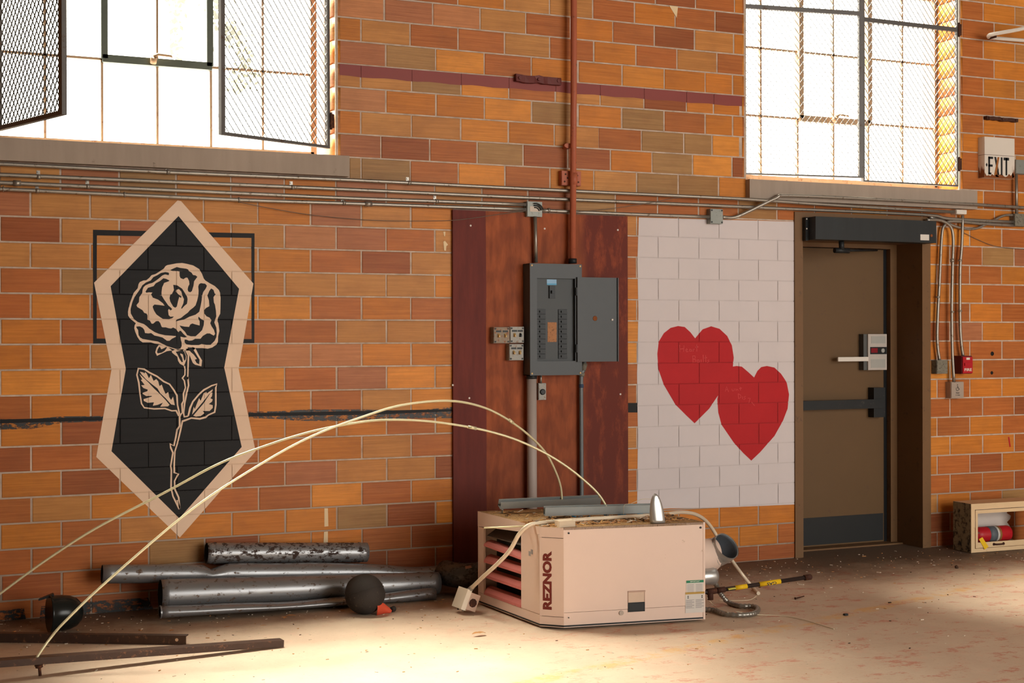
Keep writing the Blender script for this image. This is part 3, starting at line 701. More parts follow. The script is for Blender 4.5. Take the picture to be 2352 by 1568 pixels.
# ------------------------------------------------------------------ windows, sills, guards
def bar(mb, a, b, wx, wy):               # rectangular bar from a to b; wx across, wy in depth (Y)
    a, b = Vector(a), Vector(b); d = (b - a).normalized(); s = d.cross(Vector((0, 1, 0))).normalized() * wx * .5; y = Vector((0, wy * .5, 0))
    mb.loft([[a - s - y, a + s - y, a + s + y, a - s + y], [b - s - y, b + s - y, b + s + y, b - s + y]])
PW = .302
def window(n, x0, zs, vent_cols, vent_row, latch):
    xs = [x0 + PW * i for i in range(7)]; Y = .235
    m = MB()
    for x in (xs[0], xs[-1]): bar(m, (x, Y, zs[0]), (x, Y, zs[-1]), .036, .045)
    for z in (zs[0], zs[-1]): bar(m, (xs[0], Y, z), (xs[-1], Y, z), .036, .045)
    win = struct(m.build('window_%d' % n, STEELWIN))
    va, vb = vent_cols
    for i in range(1, 6):
        m = MB()
        if va < i < vb:
            bar(m, (xs[i], Y, zs[0]), (xs[i], Y, zs[vent_row] - .02), .013, .026); bar(m, (xs[i], Y, zs[vent_row] + .02), (xs[i], Y, zs[-1]), .012, .026)
        else: bar(m, (xs[i], Y, zs[0]), (xs[i], Y, zs[-1]), .013, .026)
        m.build('muntin', STEELWIN, win)
    for j in range(1, len(zs) - 1):
        m = MB(); bar(m, (xs[0], Y, zs[j]), (xs[-1], Y, zs[j]), .013, .026); m.build('muntin', STEELWIN, win)
    m = MB(); a, b = xs[va], xs[vb]; z0, z1 = zs[vent_row], zs[vent_row + 2]
    bar(m, (a, Y - .02, z0), (b, Y - .02, z0), .042, .05); bar(m, (a, Y - .02, z1), (b, Y - .02, z1), .042, .05)
    bar(m, (a + .01, Y - .02, z0), (a + .01, Y - .02, z1), .036, .05); bar(m, (b - .01, Y - .02, z0), (b - .01, Y - .02, z1), .036, .05)
    sash = m.build('vent_sash', VENTM if n == 1 else STEELWIN, win, bevel=.004, label='pivoting vent sash with a thicker frame')
    c = (a + b) / 2 - .03
    m = MB(); m.tube([(c, Y - .06, z0 - .01), (c, Y - .085, z0 + .02)], .018, 10); m.tube([(c, Y - .085, z0 + .02), (c + .022, Y - .09, z0 + .034), (c + .095, Y - .09, z0 + .030), (c + .10, Y - .09, z0 + .022)], [.011, .008, .007, .005], 8)
    m.build('latch', STEELWIN, sash)
    for i in range(6):
        for j in range(len(zs) - 1):
            m = MB(); m.box((xs[i] + .009, Y + .004, zs[j] + .009), (xs[i + 1] - .009, Y + .008, zs[j + 1] - .009)); m.build('pane', GLASS, win)
    return win
window(1, .322, [2.570, 3.046, 3.515, 3.985, 4.455, 4.93], (2, 4), 1, 1)
window(2, 4.975, [2.575, 3.002, 3.466, 3.935, 4.405, 4.93], (2, 4), 1, 1)
# plastered reveals stay behind the jamb tiles; the concrete sills lie across the openings
def sill(n, x0, x1, xa, xb, z0, z1, lab):
    m = MB(); m.box((x0, -.05, z0), (x1, .005, z1)); m.box((xa, .0, z0), (xb, .33, z1))
    o = m.build('trim_%d' % n, SILLM, None, bevel=.006); o['kind'] = 'structure'; return o
sill(1, -.35, 2.273, .338, 2.188, 2.422, 2.541, '')
sill(2, 5.005, 6.925, 5.03, 6.785, 2.397, 2.529, '')
# the wall above the sill in front of the left jamb of window 1
def guard(name, label, hinge, free, z0, z1, mid, sides, wh, wf, wb, hinges=True):
    """a hinged mesh leaf from plan point hinge to plan point free"""
    A, Bp = Vector((hinge[0], hinge[1], 0)), Vector((free[0], free[1], 0)); e = (Bp - A); W = e.length; e.normalize()
    nrm = Vector((e.y, -e.x, 0)); nrm = nrm if nrm.y < 0 else -nrm
    t = thing(name, label, 'window guard', (A.x, A.y, z0), 'hinged mesh guards of the two windows')
    M = Matrix(((e.x, nrm.x, 0, A.x), (e.y, nrm.y, 0, A.y), (0, 0, 1, 0), (0, 0, 0, 1)))
    fw, fd = wb, .026
    def fr(a, b, c, d, nm):
        m = MB(); m.box((a, -fd / 2, c), (b, fd / 2, d), M); return m.build(nm, GUARDM, t, bevel=.0025)
    fr(0, wh, z0, z1, 'stile'); fr(W - wf, W, z0, z1, 'stile')
    fr(wh, W - wf, z0, z0 + wb, 'rail'); fr(wh, W - wf, z1 - wb, z1, 'rail')
    fr(wh, W - wf, mid - .0145, mid + .0145, 'rail')
    sides = max(0, wf - fw)
    # expanded metal: zigzag strands
    m = MB(); cw, ch = .041, .054; x_, z_ = fw * .6, z0 + fw * .6
    nx, nz = int((W - 1.2 * fw - sides) / cw), int((z1 - z0 - 1.2 * fw) / ch)
    cw = (W - 1.2 * fw - sides) / nx; ch = (z1 - z0 - 1.2 * fw) / nz
    tw, td = .0030, .0062
    for i in range(nx + 1):
        for j in range(nz):
            for h, (dx0, dx1) in enumerate(((0, .5), (.5, 0))):
                xa, xb2 = x_ + (i + dx0 * (1 if j % 1 == 0 else 1)) * cw, x_ + (i + dx1) * cw
                za, zb = z_ + (j + h * .5) * ch, z_ + (j + h * .5 + .5) * ch
                for sg in ((1,) if i == 0 else ((1, -1) if i < nx else (-1,))):
                    p, q = (x_ + i * cw + sg * dx0 * cw, za), (x_ + i * cw + sg * dx1 * cw, zb)
                    m.loft([[M @ Vector((p[0] - tw / 2, -td / 2 + .003, p[1])), M @ Vector((p[0] + tw / 2, -td / 2 + .003, p[1])), M @ Vector((p[0], td / 2 + .003, p[1]))],
                            [M @ Vector((q[0] - tw / 2, -td / 2 + .003, q[1])), M @ Vector((q[0] + tw / 2, -td / 2 + .003, q[1])), M @ Vector((q[0], td / 2 + .003, q[1]))]], caps=False)
    m.build('wire_mesh', WIREM, t, kind='stuff')
    for z in () if not hinges else (z0 + .16, mid, z1 - .25):
        m = MB(); m.box((-.024, -.012, z - .04), (.004, .022, z + .04), M); m.cyl(M @ Vector((-.006, .014, z - .05)), M @ Vector((-.006, .014, z + .05)), .008, 8)
        m.build('hinge', RUSTDARK, t)
    return t
zg = P(752, 342, 0).z
guard('window_guard', 'dark mesh guard leaf swung open at the left end of the left window', (.372, -.012), (.641, -.690), zg - .002, 4.80, 3.75, 0, .014, .036, .022)
guard('window_guard', 'mesh guard leaf swung open at the right end of the left window', (2.160, -.012), (1.472, -.318), zg, 4.80, 3.75, 0, .018, .026, .016)
guard('window_guard', 'ajar mesh guard leaf on the left half of the window above the door', (5.030, .060), (5.905, -.075), 2.572, 4.80, 3.692, 0, .014, .036, .010, False)
guard('window_guard', 'closed mesh guard leaf on the right half of the window above the door', (6.775, -.012), (5.945, -.012), 2.556, 4.80, 3.672, 0, .010, .012, .010)
# vine growing up the outside of the left window
m = MB()
for i in range(380):
    t = R.random(); xx = 1.60 + .17 * math.sin(t * 5) * .5 + R.gauss(0, .045) + .10 * (1 - t); zz = 2.95 + t * .62 + R.gauss(0, .02); yy = .33 + R.uniform(0, .05)
    if R.random() < .25: xx = 1.36 + R.gauss(0, .02); zz = 3.05 + R.random() * .6
    a = R.uniform(0, 6.3); s = R.uniform(.009, .024); q = Matrix.Rotation(a, 4, 'Y') @ Matrix.Rotation(R.uniform(-.7, .7), 4, 'X')
    m.poly([Vector((xx, yy, zz)) + q @ Vector(p) for p in ((0, 0, -s), (s * .55, 0, 0), (0, .004, s), (-s * .55, 0, 0))])
m.tube(curve_pts([(1.50, .345, 2.56), (1.62, .345, 2.9), (1.55, .345, 3.3), (1.60, .345, 3.7)], 6), .003, 5)
o = m.build('vine_foliage', VINE); o['kind'] = 'stuff'; tag(o, 'loose climbing vine leaves outside the left window glass', 'vine')

# ------------------------------------------------------------------ conduits along the wall
def conduit(name, label, pts, r, mat=GALV, Y=-.035, cat='conduit', group=None, strap=(), coup=(), smooth=6, seg=10, couplabel=None):
    P3 = [p if isinstance(p, Vector) else P(p[0], p[1], p[2] if len(p) > 2 else Y) for p in pts]
    t = thing(name, label, cat, P3[0], group)
    path = curve_pts(P3, smooth) if len(P3) > 2 else P3
    MB().tube(path, r, seg).build('tube', mat, t)
    for (x, y) in strap:
        p = P(x, y, Y); m = MB()
        m.tube([p + Vector((-.009, 0, 0)), p + Vector((.009, 0, 0))], r + .0022, 12)
        m.box((p.x - .009, -.003, p.z + .01), (p.x + .009, .0, p.z + r + .026)); m.cyl((p.x, -.008, p.z + r + .017), (p.x, -.001, p.z + r + .017), .006, 8)
        m.build('strap', GALV, t)
    for (x, y, x2, y2) in coup:
        a, b = P(x, y, Y), P(x2, y2, Y); m = MB(); m.tube([a, b], r + .004, 12); m.build('coupling', GALV, t)
    return t
CG = 'conduits running along the wall'
conduit('conduit', 'topmost of the four thin grey conduits under the left window sill', [(-80, 372), (0, 376), (400, 396), (800, 413), (1100, 428), (1306, 438), (1500, 447), (1690, 456, -.07), (1800, 463, -.072), (1900, 470, -.072), (2190, 487, -.072)], .0112, group=CG, strap=[(386, 395), (940, 420)], smooth=4)
conduit('conduit', 'second grey conduit below the left window sill, running above the door', [(-80, 398), (0, 401), (400, 418), (800, 435), (1100, 449), (1306, 458), (1690, 474), (1800, 479), (2120, 493), (2180, 502), (2329, 510)], .0112, group=CG, strap=[(89, 406), (672, 430)], smooth=4)
conduit('conduit', 'third grey conduit ending at the open square box left of the red pipe', [(-80, 415), (0, 419), (400, 437), (800, 455), (1000, 462), (1208, 470)], .0112, group=CG, strap=[(202, 428), (1003, 462)], coup=[(30, 420, 48, 421)], smooth=4)
conduit('conduit', 'lowest grey conduit touching the tip of the rose mural', [(-80, 431), (0, 434), (285, 447), (548, 459), (800, 467), (1000, 474), (1212, 481)], .0112, group=CG, strap=[(86, 438), (790, 466)], coup=[(838, 468, 854, 469), (284, 447, 288, 447), (547, 459, 551, 459), (6, 434, 9, 434)], smooth=4)
conduit('conduit', 'grey conduit between the square box and the box above the white field', [(1243, 483), (1310, 486), (1480, 493), (1630, 498)], .0112, group=CG, coup=[(1258, 483, 1262, 483)], smooth=4)
conduit('conduit', 'grey conduit rising from the box above the white field across the concrete sill', [(1658, 498, -.04), (1686, 499, -.04), (1720, 485, -.06), (1782, 455, -.085), (1812, 449, -.088), (2000, 457, -.085), (2230, 469, -.08), (2400, 480, -.05)], .0112, group=CG, smooth=5)
def jbox(name, label, x0, y0, x1, y1, depth, mat, back=0.0, knob=True, cat='junction box', group=None, Yf=None):
    """wall box whose FRONT face is at pixel rect"""
    Yf = -depth if Yf is None else Yf
    a, b = P(x0, y0, Yf), P(x1, y1, Yf)
    t = thing(name, label, cat, ((a.x + b.x) / 2, back, b.z), group)
    MB().box((a.x, Yf + .006, b.z), (b.x, back, a.z)).build('body', mat, t, bevel=.003)
    MB().box((a.x + .002, Yf, b.z + .002), (b.x - .002, Yf + .006, a.z - .002)).build('cover', mat, t, bevel=.002)
    if knob:
        for sx in (.1, .9):
            for sz in (.1, .9):
                m = MB(); X, Z = a.x + (b.x - a.x) * sx, b.z + (a.z - b.z) * sz
                m.cyl((X, Yf - .003, Z), (X, Yf + .001, Z), .0055, 8); m.build('screw', BLACKMET, t)
    return t, a, b
t, a, b = jbox('junction_box', 'open square grey box with coiled wires left of the red pipe', 1211, 462, 1246, 498, .055, BOXM, knob=False)
m = MB()
for i in range(3):
    c = Vector(((a.x + b.x) / 2, -.058, (a.z + b.z) / 2 - .02)); rr = .03 + .012 * i
    m.tube([c + Vector((math.cos(u) * rr, -.004 * i, math.sin(u) * rr)) for u in [i_ * .16 for i_ in range(2, 12)]], .004, 6)
m.build('coiled_wire', BLACKMET, t)
m = MB(); m.box((a.x + .018, -.0565, b.z + .03), (b.x - .018, -.0555, a.z - .03)); m.build('opening', PLATE, t)
jbox('junction_box', 'clean grey square box above the white painted field', 1632, 479, 1661, 514, .05, BOXM)
jbox('junction_box', 'galvanised box at the far right edge below the exit sign', 2331, 490, 2362, 520, .055, BOXDIRTY, knob=False)
t, a, b = jbox('junction_box', 'red painted octagonal box behind the red pipe', 1290, 391, 1335, 427, .045, REDPIPE, knob=False)
for sx, sz in ((.15, .25), (.85, .25), (.2, .75), (.8, .7), (.3, .5)):
    m = MB(); m.cyl((a.x + (b.x - a.x) * sx, -.047, b.z + (a.z - b.z) * sz), (a.x + (b.x - a.x) * sx, -.043, b.z + (a.z - b.z) * sz), .006, 8); m.build('knockout', RUSTDARK, t)
# red oxide pipe down to the panel
p0, p1 = P(1317, -60, -.075), P(1316, 605, -.075)
t = thing('red_pipe', 'red oxide painted pipe running down the wall into the grey panel', 'pipe', (3.70, -.07, 1.95))
MB().tube([Vector((3.712, -.075, 4.9)), Vector((3.705, -.075, 3.0)), Vector((3.695, -.075, 1.945))], .0195, 14).build('tube', REDPIPE, t)
MB().tube([Vector((3.705, -.075, P(1316, 425, -.075).z)), Vector((3.705, -.075, P(1316, 397, -.075).z))], .0225, 14).build('coupling', REDPIPE, t)
m = MB(); m.box((3.665, -.055, 2.66), (3.695, -.0, 2.69)); m.cyl((3.66, -.062, 2.675), (3.66, -.048, 2.675), .012, 8); m.build('bracket', REDPIPE, t)
MB().tube([Vector((3.695, -.075, 1.975)), Vector((3.695, -.075, 1.945))], .026, 12).build('locknut', BLACKMET, t)
conduit('conduit', 'short bright conduit from the open square box down to the panel', [(1229, 497, -.05), (1231, 603, -.05)], .0115, group='conduits at the electrical panel', smooth=3)
# rusty leftover brackets
def bracket(label, x0, y0, x1, y1, mat):
    a, b = P(x0, y0, -.03), P(x1, y1, -.03)
    b.z = a.z - (y1 - y0 - 6) / 385
    t = thing('wall_bracket', label, 'bracket', ((a.x + b.x) / 2, 0, b.z))
    m = MB(); n = 10; L1 = []
    for i in range(n + 1):
        u = i / n; x = a.x + (b.x - a.x) * u; zz = R.uniform(-.004, .004)
        L1.append([(x, -.034 + R.uniform(-.003, .003), b.z + zz), (x, .0, b.z + zz), (x, .0, a.z + zz), (x, -.034 + R.uniform(-.003, .003), a.z + zz)])
    m.loft(L1); m.build('plate', mat, t, bevel=.003)
    for u in (.08, .5, .93):
        m = MB(); m.cyl((a.x + (b.x - a.x) * u, -.042, (a.z + b.z) / 2), (a.x + (b.x - a.x) * u, -.03, (a.z + b.z) / 2), .011, 6); m.build('bolt', mat, t)
bracket('maroon painted iron bracket on the maroon band left of the red pipe', 1185, 170, 1289, 193, simple('dark_maroon_iron', (96, 42, 38), .5, .1, .2, 14))
bracket('rusty iron bracket with peeling paint above the exit sign', 2266, 267, 2338, 282, RUSTDARK)
# right hand conduits and boxes
RG = 'conduits dropping to the boxes right of the door'
conduit('conduit', 'conduit bending down to the dirty grey box right of the door', [(2329, 518), (2250, 513), (2188, 508), (2170, 517), (2163, 540), (2158, 640), (2153, 740), (2153, 790), (2158, 829)], .0112, group=RG, coup=[(2154, 680, 2154, 684)], smooth=5)
conduit('conduit', 'conduit bending from behind the black operator down to the push plate', [(2128, 505), (2160, 506), (2182, 519), (2189, 545), (2188, 600), (2186, 700), (2187, 800), (2191, 878)], .0112, Y=-.05, group=RG, coup=[(2187, 594, 2187, 602), (2187, 714, 2187, 718)], smooth=5)
conduit('conduit', 'conduit from the white elbow fitting down to the red fire alarm', [(2211, 494), (2209, 560), (2205, 620), (2205, 740), (2208, 790), (2212, 818)], .0112, Y=-.04, group=RG, coup=[(2205, 596, 2205, 600), (2205, 712, 2205, 716)], smooth=5)
conduit('conduit', 'vertical conduit from below the exit sign to the right edge box', [(2334, 400), (2335, 492)], .0112, Y=-.04, group=RG)
conduit('conduit', 'sagging flexible cable right of the black door operator', [(2135, 498), (2170, 510), (2205, 523), (2240, 525), (2275, 510), (2305, 495), (2330, 494)], .009, group=RG, Y=-.03, smooth=5)
t, a, b = jbox('conduit_elbow', 'small pale rectangular conduit elbow fitting right of the concrete sill', 2197, 481, 2221, 492, .06, WHITEPL, knob=False, cat='conduit fitting')
t, a, b = jbox('switch_box', 'dirty grey blank box on the tile right of the door', 2152, 827, 2177, 858, .06, BOXDIRTY, knob=False, cat='electrical box')
t, a, b = jbox('fire_alarm', 'red fire alarm pull station right of the door', 2208, 817, 2233, 858, .085, ALARMD, knob=False, cat='fire alarm')
M = frame(((a.x + b.x) / 2, -.085, (a.z + b.z) / 2), (1, 0, 0), (0, 0, 1)); wd, hh = b.x - a.x, a.z - b.z
m = MB(); m.box((-wd * .42, -hh * .47, 0), (wd * .47, hh * .44, .008), M); face = m.build('face_plate', ALARMR, t, bevel=.003)
m = MB(); m.box((-wd * .30, -hh * .05, .008), (wd * .40, hh * .10, .016), M); m.build('pull_bar', ALARMR, face, bevel=.003)
m = MB(); m.box((-wd * .12, hh * .28, .008), (wd * .20, hh * .40, .0095), M); m.build('white_label', WHITEPL, face)
text('lettering', 'FIRE', M @ Matrix.Translation((.005, -hh * .27, .008)), .020, WHITEPL, face, width=wd * .66, bold=.02)
t, a, b = jbox('push_plate', 'steel push plate with wheelchair symbol right of the door', 2185, 877, 2214, 914, .06, PLATE, knob=False, cat='push plate')
cx, cz = (a.x + b.x) / 2, (a.z + b.z) / 2; wd, hh = b.x - a.x, a.z - b.z
M = frame((cx, -.0605, cz), (1, 0, 0), (0, 0, 1)); m = MB()
def ln(m, pts, wdt, M, ext=.0006):
    for p, q in zip(pts, pts[1:]):
        d = Vector((q[0] - p[0], q[1] - p[1], 0)).normalized(); s = Vector((-d.y, d.x, 0)) * wdt / 2
        p3, q3 = Vector((*p, ext)), Vector((*q, ext)); m.poly([M @ (p3 + s), M @ (p3 - s), M @ (q3 - s), M @ (q3 + s)])
ln(m, [(-.002, .030), (-.001, .014), (.010, .013), (.015, .001)], .004, M); ln(m, [(-.001, .022), (.008, .021)], .003, M)
ln(m, [(-.003 + .012 * math.cos(u), .008 + .012 * math.sin(u)) for u in [2.2 + .35 * i for i in range(12)]], .003, M)
ln(m, [(-.002, .034), (-.002, .040)], .007, M); m.build('wheelchair_symbol', BLACKMET, t)
text('lettering', 'PUSH', M @ Matrix.Translation((0, -.020, 0)), .010, BLACKMET, t, bold=.01)
text('lettering', 'TO OPEN', M @ Matrix.Translation((0, -.036, 0)), .007, BLACKMET, t, bold=.01)
# thin sagging wires
def wire(label, pts, r=.0022, mat=WIRE, cat='wire', group=None):
    o = MB().tube(curve_pts(pts, 6), r, 6).build('wire', mat); return tag(o, label, cat, group)
wire('thin sagging wire from the conduits above the rose to the open square box', [P(548, 464, -.045), P(620, 478, -.03), P(720, 494, -.02), P(860, 506, -.012), P(1000, 507, -.012), P(1060, 504, -.035), P(1140, 493, -.04), P(1208, 484, -.052)])
wire('thin wire climbing from the low conduit to the upper conduits right of the red pipe', [P(1320, 487, -.055), P(1385, 481, -.04), P(1480, 468, -.06), P(1560, 454, -.08), P(1630, 456, -.08), P(1720, 460, -.08)])
wire('thin sagging wire on the tile below the right edge box', [P(2213, 534, -.012), P(2250, 552, -.008), P(2290, 566, -.008), P(2360, 573, -.008)])
# exit sign
A, Bq = 6.977, 7.255; zt, zb = 2.918, 2.627; Yf = -.066
t = thing('exit_sign', 'rusty white exit sign box on the tile right of the upper window', 'exit sign', (7.1, 0, zb))
zs_ = zb + (zt - zb) * .56
MB().box((A, Yf, zs_ + .0015), (Bq, 0, zt)).build('upper_housing', EXITM, t, bevel=.004)
low = MB().box((A, Yf, zb), (Bq, 0, zs_ - .0015)).build('lower_housing', EXITM, t, bevel=.004)
MB().box((A + .003, Yf + .003, zs_ - .003), (Bq - .003, -.002, zs_ + .003)).build('seam', RUSTDARK, t)
m = MB()
def ragged(m, x0, x1, z0, hs, Y):
    n = 16; pts = [(x0, z0)] + [(x0 + (x1 - x0) * i / n, z0 + hs * R.uniform(.15, 1.0)) for i in range(n + 1)] + [(x1, z0)]
    m.prism([(x, Y, z) for x, z in pts], (0, -.0006, 0))
ragged(m, A, Bq, zb, .045, Yf); ragged(m, A + .10, A + .13, zb, .11, Yf); ragged(m, A + .002, Bq, zb, .02, Yf - .0004); ragged(m, A + .255, Bq, zb, .10, Yf)
for i in range(8):
    y0 = -.004 - i * .0075; m.poly([(A - .0007, y0, zb), (A - .0007, y0 - .0075, zb), (A - .0007, y0 - .0075, zb + R.uniform(.02, .09)), (A - .0007, y0, zb + R.uniform(.02, .09))])
m.build('rust_stain', RUST, low)
M = frame((0, Yf, 0), (1, 0, 0), (0, 0, 1)); lm_ = MB(); lx = A + .033; z0, z1 = zb + .022, zb + .150; K = .016
def bx(m, x0, z0_, x1, z1_): m.box((x0, Yf - .0016, z0_), (x1, Yf + .001, z1_))
bx(lm_, lx, z0, lx + K, z1); bx(lm_, lx, z1 - .016, lx + .044, z1); bx(lm_, lx, (z0 + z1) / 2 - .008, lx + .040, (z0 + z1) / 2 + .008); bx(lm_, lx, z0, lx + .028, z0 + .014)
X0 = lx + .056
lm_.build('letter', BLACKMET, low); lm_ = MB()
lm_.prism([(X0, Yf, z1), (X0 + .016, Yf, z1), (X0 + .046, Yf, z0), (X0 + .030, Yf, z0)], (0, -.0016, 0))
lm_.build('letter', BLACKMET, low)
m2 = MB(); m2.prism([(X0 + .030, Yf - .0004, z1), (X0 + .046, Yf - .0004, z1), (X0 + .018, Yf - .0004, z0), (X0 - .002, Yf - .0004, z0)], (0, -.0016, 0)); m2.build('letter', simple('rust_brown_letter', (150, 92, 44), .8, 0, .3, 20), low)
lm_ = MB(); X1 = X0 + .060
bx(lm_, X1, z0, X1 + .015, z1); X2 = X1 + .026
lm_.build('letter', BLACKMET, low); lm_ = MB()
bx(lm_, X2, z1 - .020, X2 + .050, z1); bx(lm_, X2 + .018, z0, X2 + .033, z1); lm_.build('letter', BLACKMET, low)
m = MB(); m.prism([(A + .018, Yf, zb + .075), (A + .026, Yf, zb + .09), (A + .018, Yf, zb + .105), (A + .010, Yf, zb + .09)], (0, -.0016, 0)); m.build('arrow', BLACKMET, low)
jbox('junction_box', 'flat grey box beside the exit sign', 2333, 366, 2364, 400, .03, BOXM, knob=False)
# white bent tube at the top right
o = MB().tube(curve_pts([P(2420, 45, -.34), P(2352, 65, -.30), P(2300, 75, -.22), P(2274, 80, -.15), P(2272, 86, -.08), P(2290, 88, -.04), P(2352, 93, -.03), P(2420, 98, -.03)], 6), .0135, 10)
t = thing('bent_tube', 'white bent tube sticking out of the wall at the upper right corner', 'tube', P(2290, 85, -.02))
o.build('tube', WHITEPL, t)
m = MB(); p = P(2284, 80, -.14); m.box((p.x - .006, p.y - .008, p.z - .022), (p.x + .006, p.y + .06, p.z - .010)); m.box((p.x - .006, p.y - .016, p.z - .022), (p.x + .006, p.y - .010, p.z + .014)); m.build('clip', RUSTDARK, t)

# ------------------------------------------------------------------ plywood board, panel and its neighbours
pl = MB().box((2.923, -.0205, .0), (4.110, -.0015, 2.255)).build('plywood_board', PLY, None, bevel=.002)
tag(pl, 'tall red-brown stained plywood board behind the grey electrical panel', 'board')
for x, y in ((1081, 518), (1251, 525), (1419, 528), (1040, 884), (1078, 914), (1425, 905)):
    p = P(x, y, -.02); m = MB(); m.cyl((p.x, -.0215, p.z), (p.x, -.018, p.z), .006, 8); m.build('screw', WHITEPL, pl)
X0, X1, Z0, Z1_, Yf = 3.384, 3.735, 1.257, 1.938, -.122
dx0, dx1, dz0, dz1 = 3.431, 3.688, 1.343, 1.849        # door opening
t = thing('electrical_panel', 'grey electrical panel with its door swung open on the plywood board', 'electrical panel', ((X0 + X1) / 2, -.02, Z0))
m = MB()
m.box((X0, Yf + .004, Z0), (X0 + .004, -.02, Z1_)); m.box((X1 - .004, Yf + .004, Z0), (X1, -.02, Z1_)); m.box((X0, Yf + .004, Z0), (X1, -.02, Z0 + .004)); m.box((X0, Yf + .004, Z1_ - .004), (X1, -.02, Z1_)); m.box((X0, -.024, Z0), (X1, -.02, Z1_))
m.build('box', PANELM, t)
m = MB()
for q in (((X0, Z0), (dx0, Z1_)), ((dx1, Z0), (X1, Z1_)), ((dx0, Z0), (dx1, dz0)), ((dx0, dz1), (dx1, Z1_))): m.box((q[0][0], Yf, q[0][1]), (q[1][0], Yf + .004, q[1][1]))
m.build('cover', PANELM, t, bevel=.0015)
Yd = -.098
m = MB(); cols = [(dx0 + .006, dx0 + .066), (dx0 + .152, dx0 + .212)]; zc0, zc1 = dz0 + .014, dz0 + .318
m.box((dx0 - .004, Yd, dz0 - .004), (cols[0][0], Yd + .003, dz1 + .004)); m.box((cols[0][1], Yd, dz0 - .004), (cols[1][0], Yd + .003, dz1 + .004)); m.box((cols[1][1], Yd, dz0 - .004), (dx1 + .004, Yd + .003, dz1 + .004))
for c in cols: m.box((c[0], Yd, dz0 - .004), (c[1], Yd + .003, zc0)); m.box((c[0], Yd, zc1), (c[1], Yd + .003, dz1 + .004))
df = m.build('dead_front', PANELIN, t)
for c in cols:
    n = 10; h = (zc1 - zc0) / n
    for i in range(n):
        mm = MB(); za = zc0 + i * h; mm.box((c[0] + .001, Yd - .006, za + .001), (c[1] - .001, Yd + .02, za + h - .001))
        mm.box(((c[0] + c[1]) / 2 - .012, Yd - .015, za + h * .3), ((c[0] + c[1]) / 2 + .012, Yd - .005, za + h * .7)); mm.build('breaker', BLACKPL, t)
m = MB(); m.box((dx0 + .090, Yd - .012, dz1 - .122), (dx0 + .128, Yd, dz1 - .045)); m.box((dx0 + .100, Yd - .026, dz1 - .092), (dx0 + .118, Yd - .010, dz1 - .074)); m.build('main_switch', BLACKPL, t, bevel=.002, label='black main switch')
lb = MB().box((dx0 + .077, Yd - .0012, dz1 - .040), (dx0 + .142, Yd, dz1 - .006)).build('label', simple('pale_blue_label', (142, 178, 206), .5), t, label='pale blue label')
MB().box((dx0 + .077, Yd - .002, dz1 - .040), (dx0 + .142, Yd - .0010, dz1 - .030)).build('stripe', BLUE, lb)
MB().box((dx0 + .081, Yd - .0012, dz0 + .117), (dx0 + .142, Yd, dz0 + .238)).build('label', BROWNLAB, t, label='worn brown paper label')
dt = MB(); dt.box((3.697, Yf - .016, 1.338), (3.977, Yf - .012, 1.858)); dt.box((3.697, Yf - .012, 1.338), (3.703, Yf + .004, 1.858)); dt.box((3.971, Yf - .026, 1.338), (3.977, Yf - .012, 1.858))
door_ = dt.build('door', PANELM, t, bevel=.0015)
m = MB(); p = P(1367, 731, -.14); m.lathe([(.010, 0), (.016, .0005), (.013, .001)], frame((p.x, Yf - .016, p.z), (1, 0, 0), (0, 0, 1)), 14); m.build('round_seal', RUST, door_)
m = MB(); p = P(1406, 734, -.14); m.cyl((p.x, Yf - .024, p.z), (p.x, Yf - .012, p.z), .006, 8); m.build('lock', WHITEPL, door_)
for z in (1.42, 1.77): MB().box((dx1 + .002, Yf - .014, z - .025), (dx1 + .016, Yf - .002, z + .025)).build('hinge', BLACKMET, t)
for x, z in ((X0 + .012, Z0 + .012), (X1 - .012, Z0 + .012), (X0 + .012, Z1_ - .012), (X1 - .012, Z1_ - .012)):
    m = MB(); m.cyl((x, Yf - .003, z), (x, Yf + .002, z), .006, 8); m.build('screw', IVORY, t)
# gang switch boxes
def gang(label, x0, y0, x1, y1, tog, mat):
    t, a, b = jbox('switch_box', label, x0, y0, x1, y1, .075, mat, back=-.02, cat='light switch', group='painted switch boxes left of the panel')
    for i, c in enumerate(tog):
        X = a.x + (b.x - a.x) * (.30 + .42 * i); Z = (a.z + b.z) / 2
        m = MB(); m.loft([[(X - .006, -.075, Z - .014), (X + .006, -.075, Z - .014), (X + .006, -.075, Z + .010), (X - .006, -.075, Z + .010)], [(X - .004, -.092, Z - .012), (X + .004, -.092, Z - .012), (X + .004, -.092, Z - .002), (X - .004, -.092, Z - .002)]])
        m.build('toggle', c, t)
        m = MB(); m.box((X - .017, -.0762, Z + .018), (X + .017, -.0748, Z + .029)); m.build('label_strip', BLACKMET, t)
RUSTYPL = simple('rust_stained_plate', (142, 128, 112), .6, .1, .2, 20, (140, 86, 56), .1)
gang('rust stained two toggle switch box left of the electrical panel', 1134, 751, 1171, 788, (IVORY, IVORY), RUSTYPL)
gang('grey switch box with one ivory and one black toggle touching the panel', 1172, 750, 1204, 787, (IVORY, BLACKPL), SWITCHP)
gang('lower grey switch box with two ivory toggles beside the panel', 1170, 790, 1203, 827, (IVORY, IVORY), SWITCHP)
t, a, b = jbox('button_box', 'narrow box with a round black button under the panel', 1237, 880, 1255, 918, .05, SWITCHP, back=-.02, knob=False, cat='push button')
cx, cz = (a.x + b.x) / 2, (a.z + b.z) / 2
m = MB(); m.lathe([(.018, 0), (.018, .006), (.014, .009)], frame((cx, -.05, cz - .002), (1, 0, 0), (0, 0, 1)), 18); m.build('button', BLACKPL, t)
m = MB(); m.cyl((cx - .006, -.04, a.z - .002), (cx - .006, -.04, 1.262), .007, 8); m.build('nipple', GALV, t)
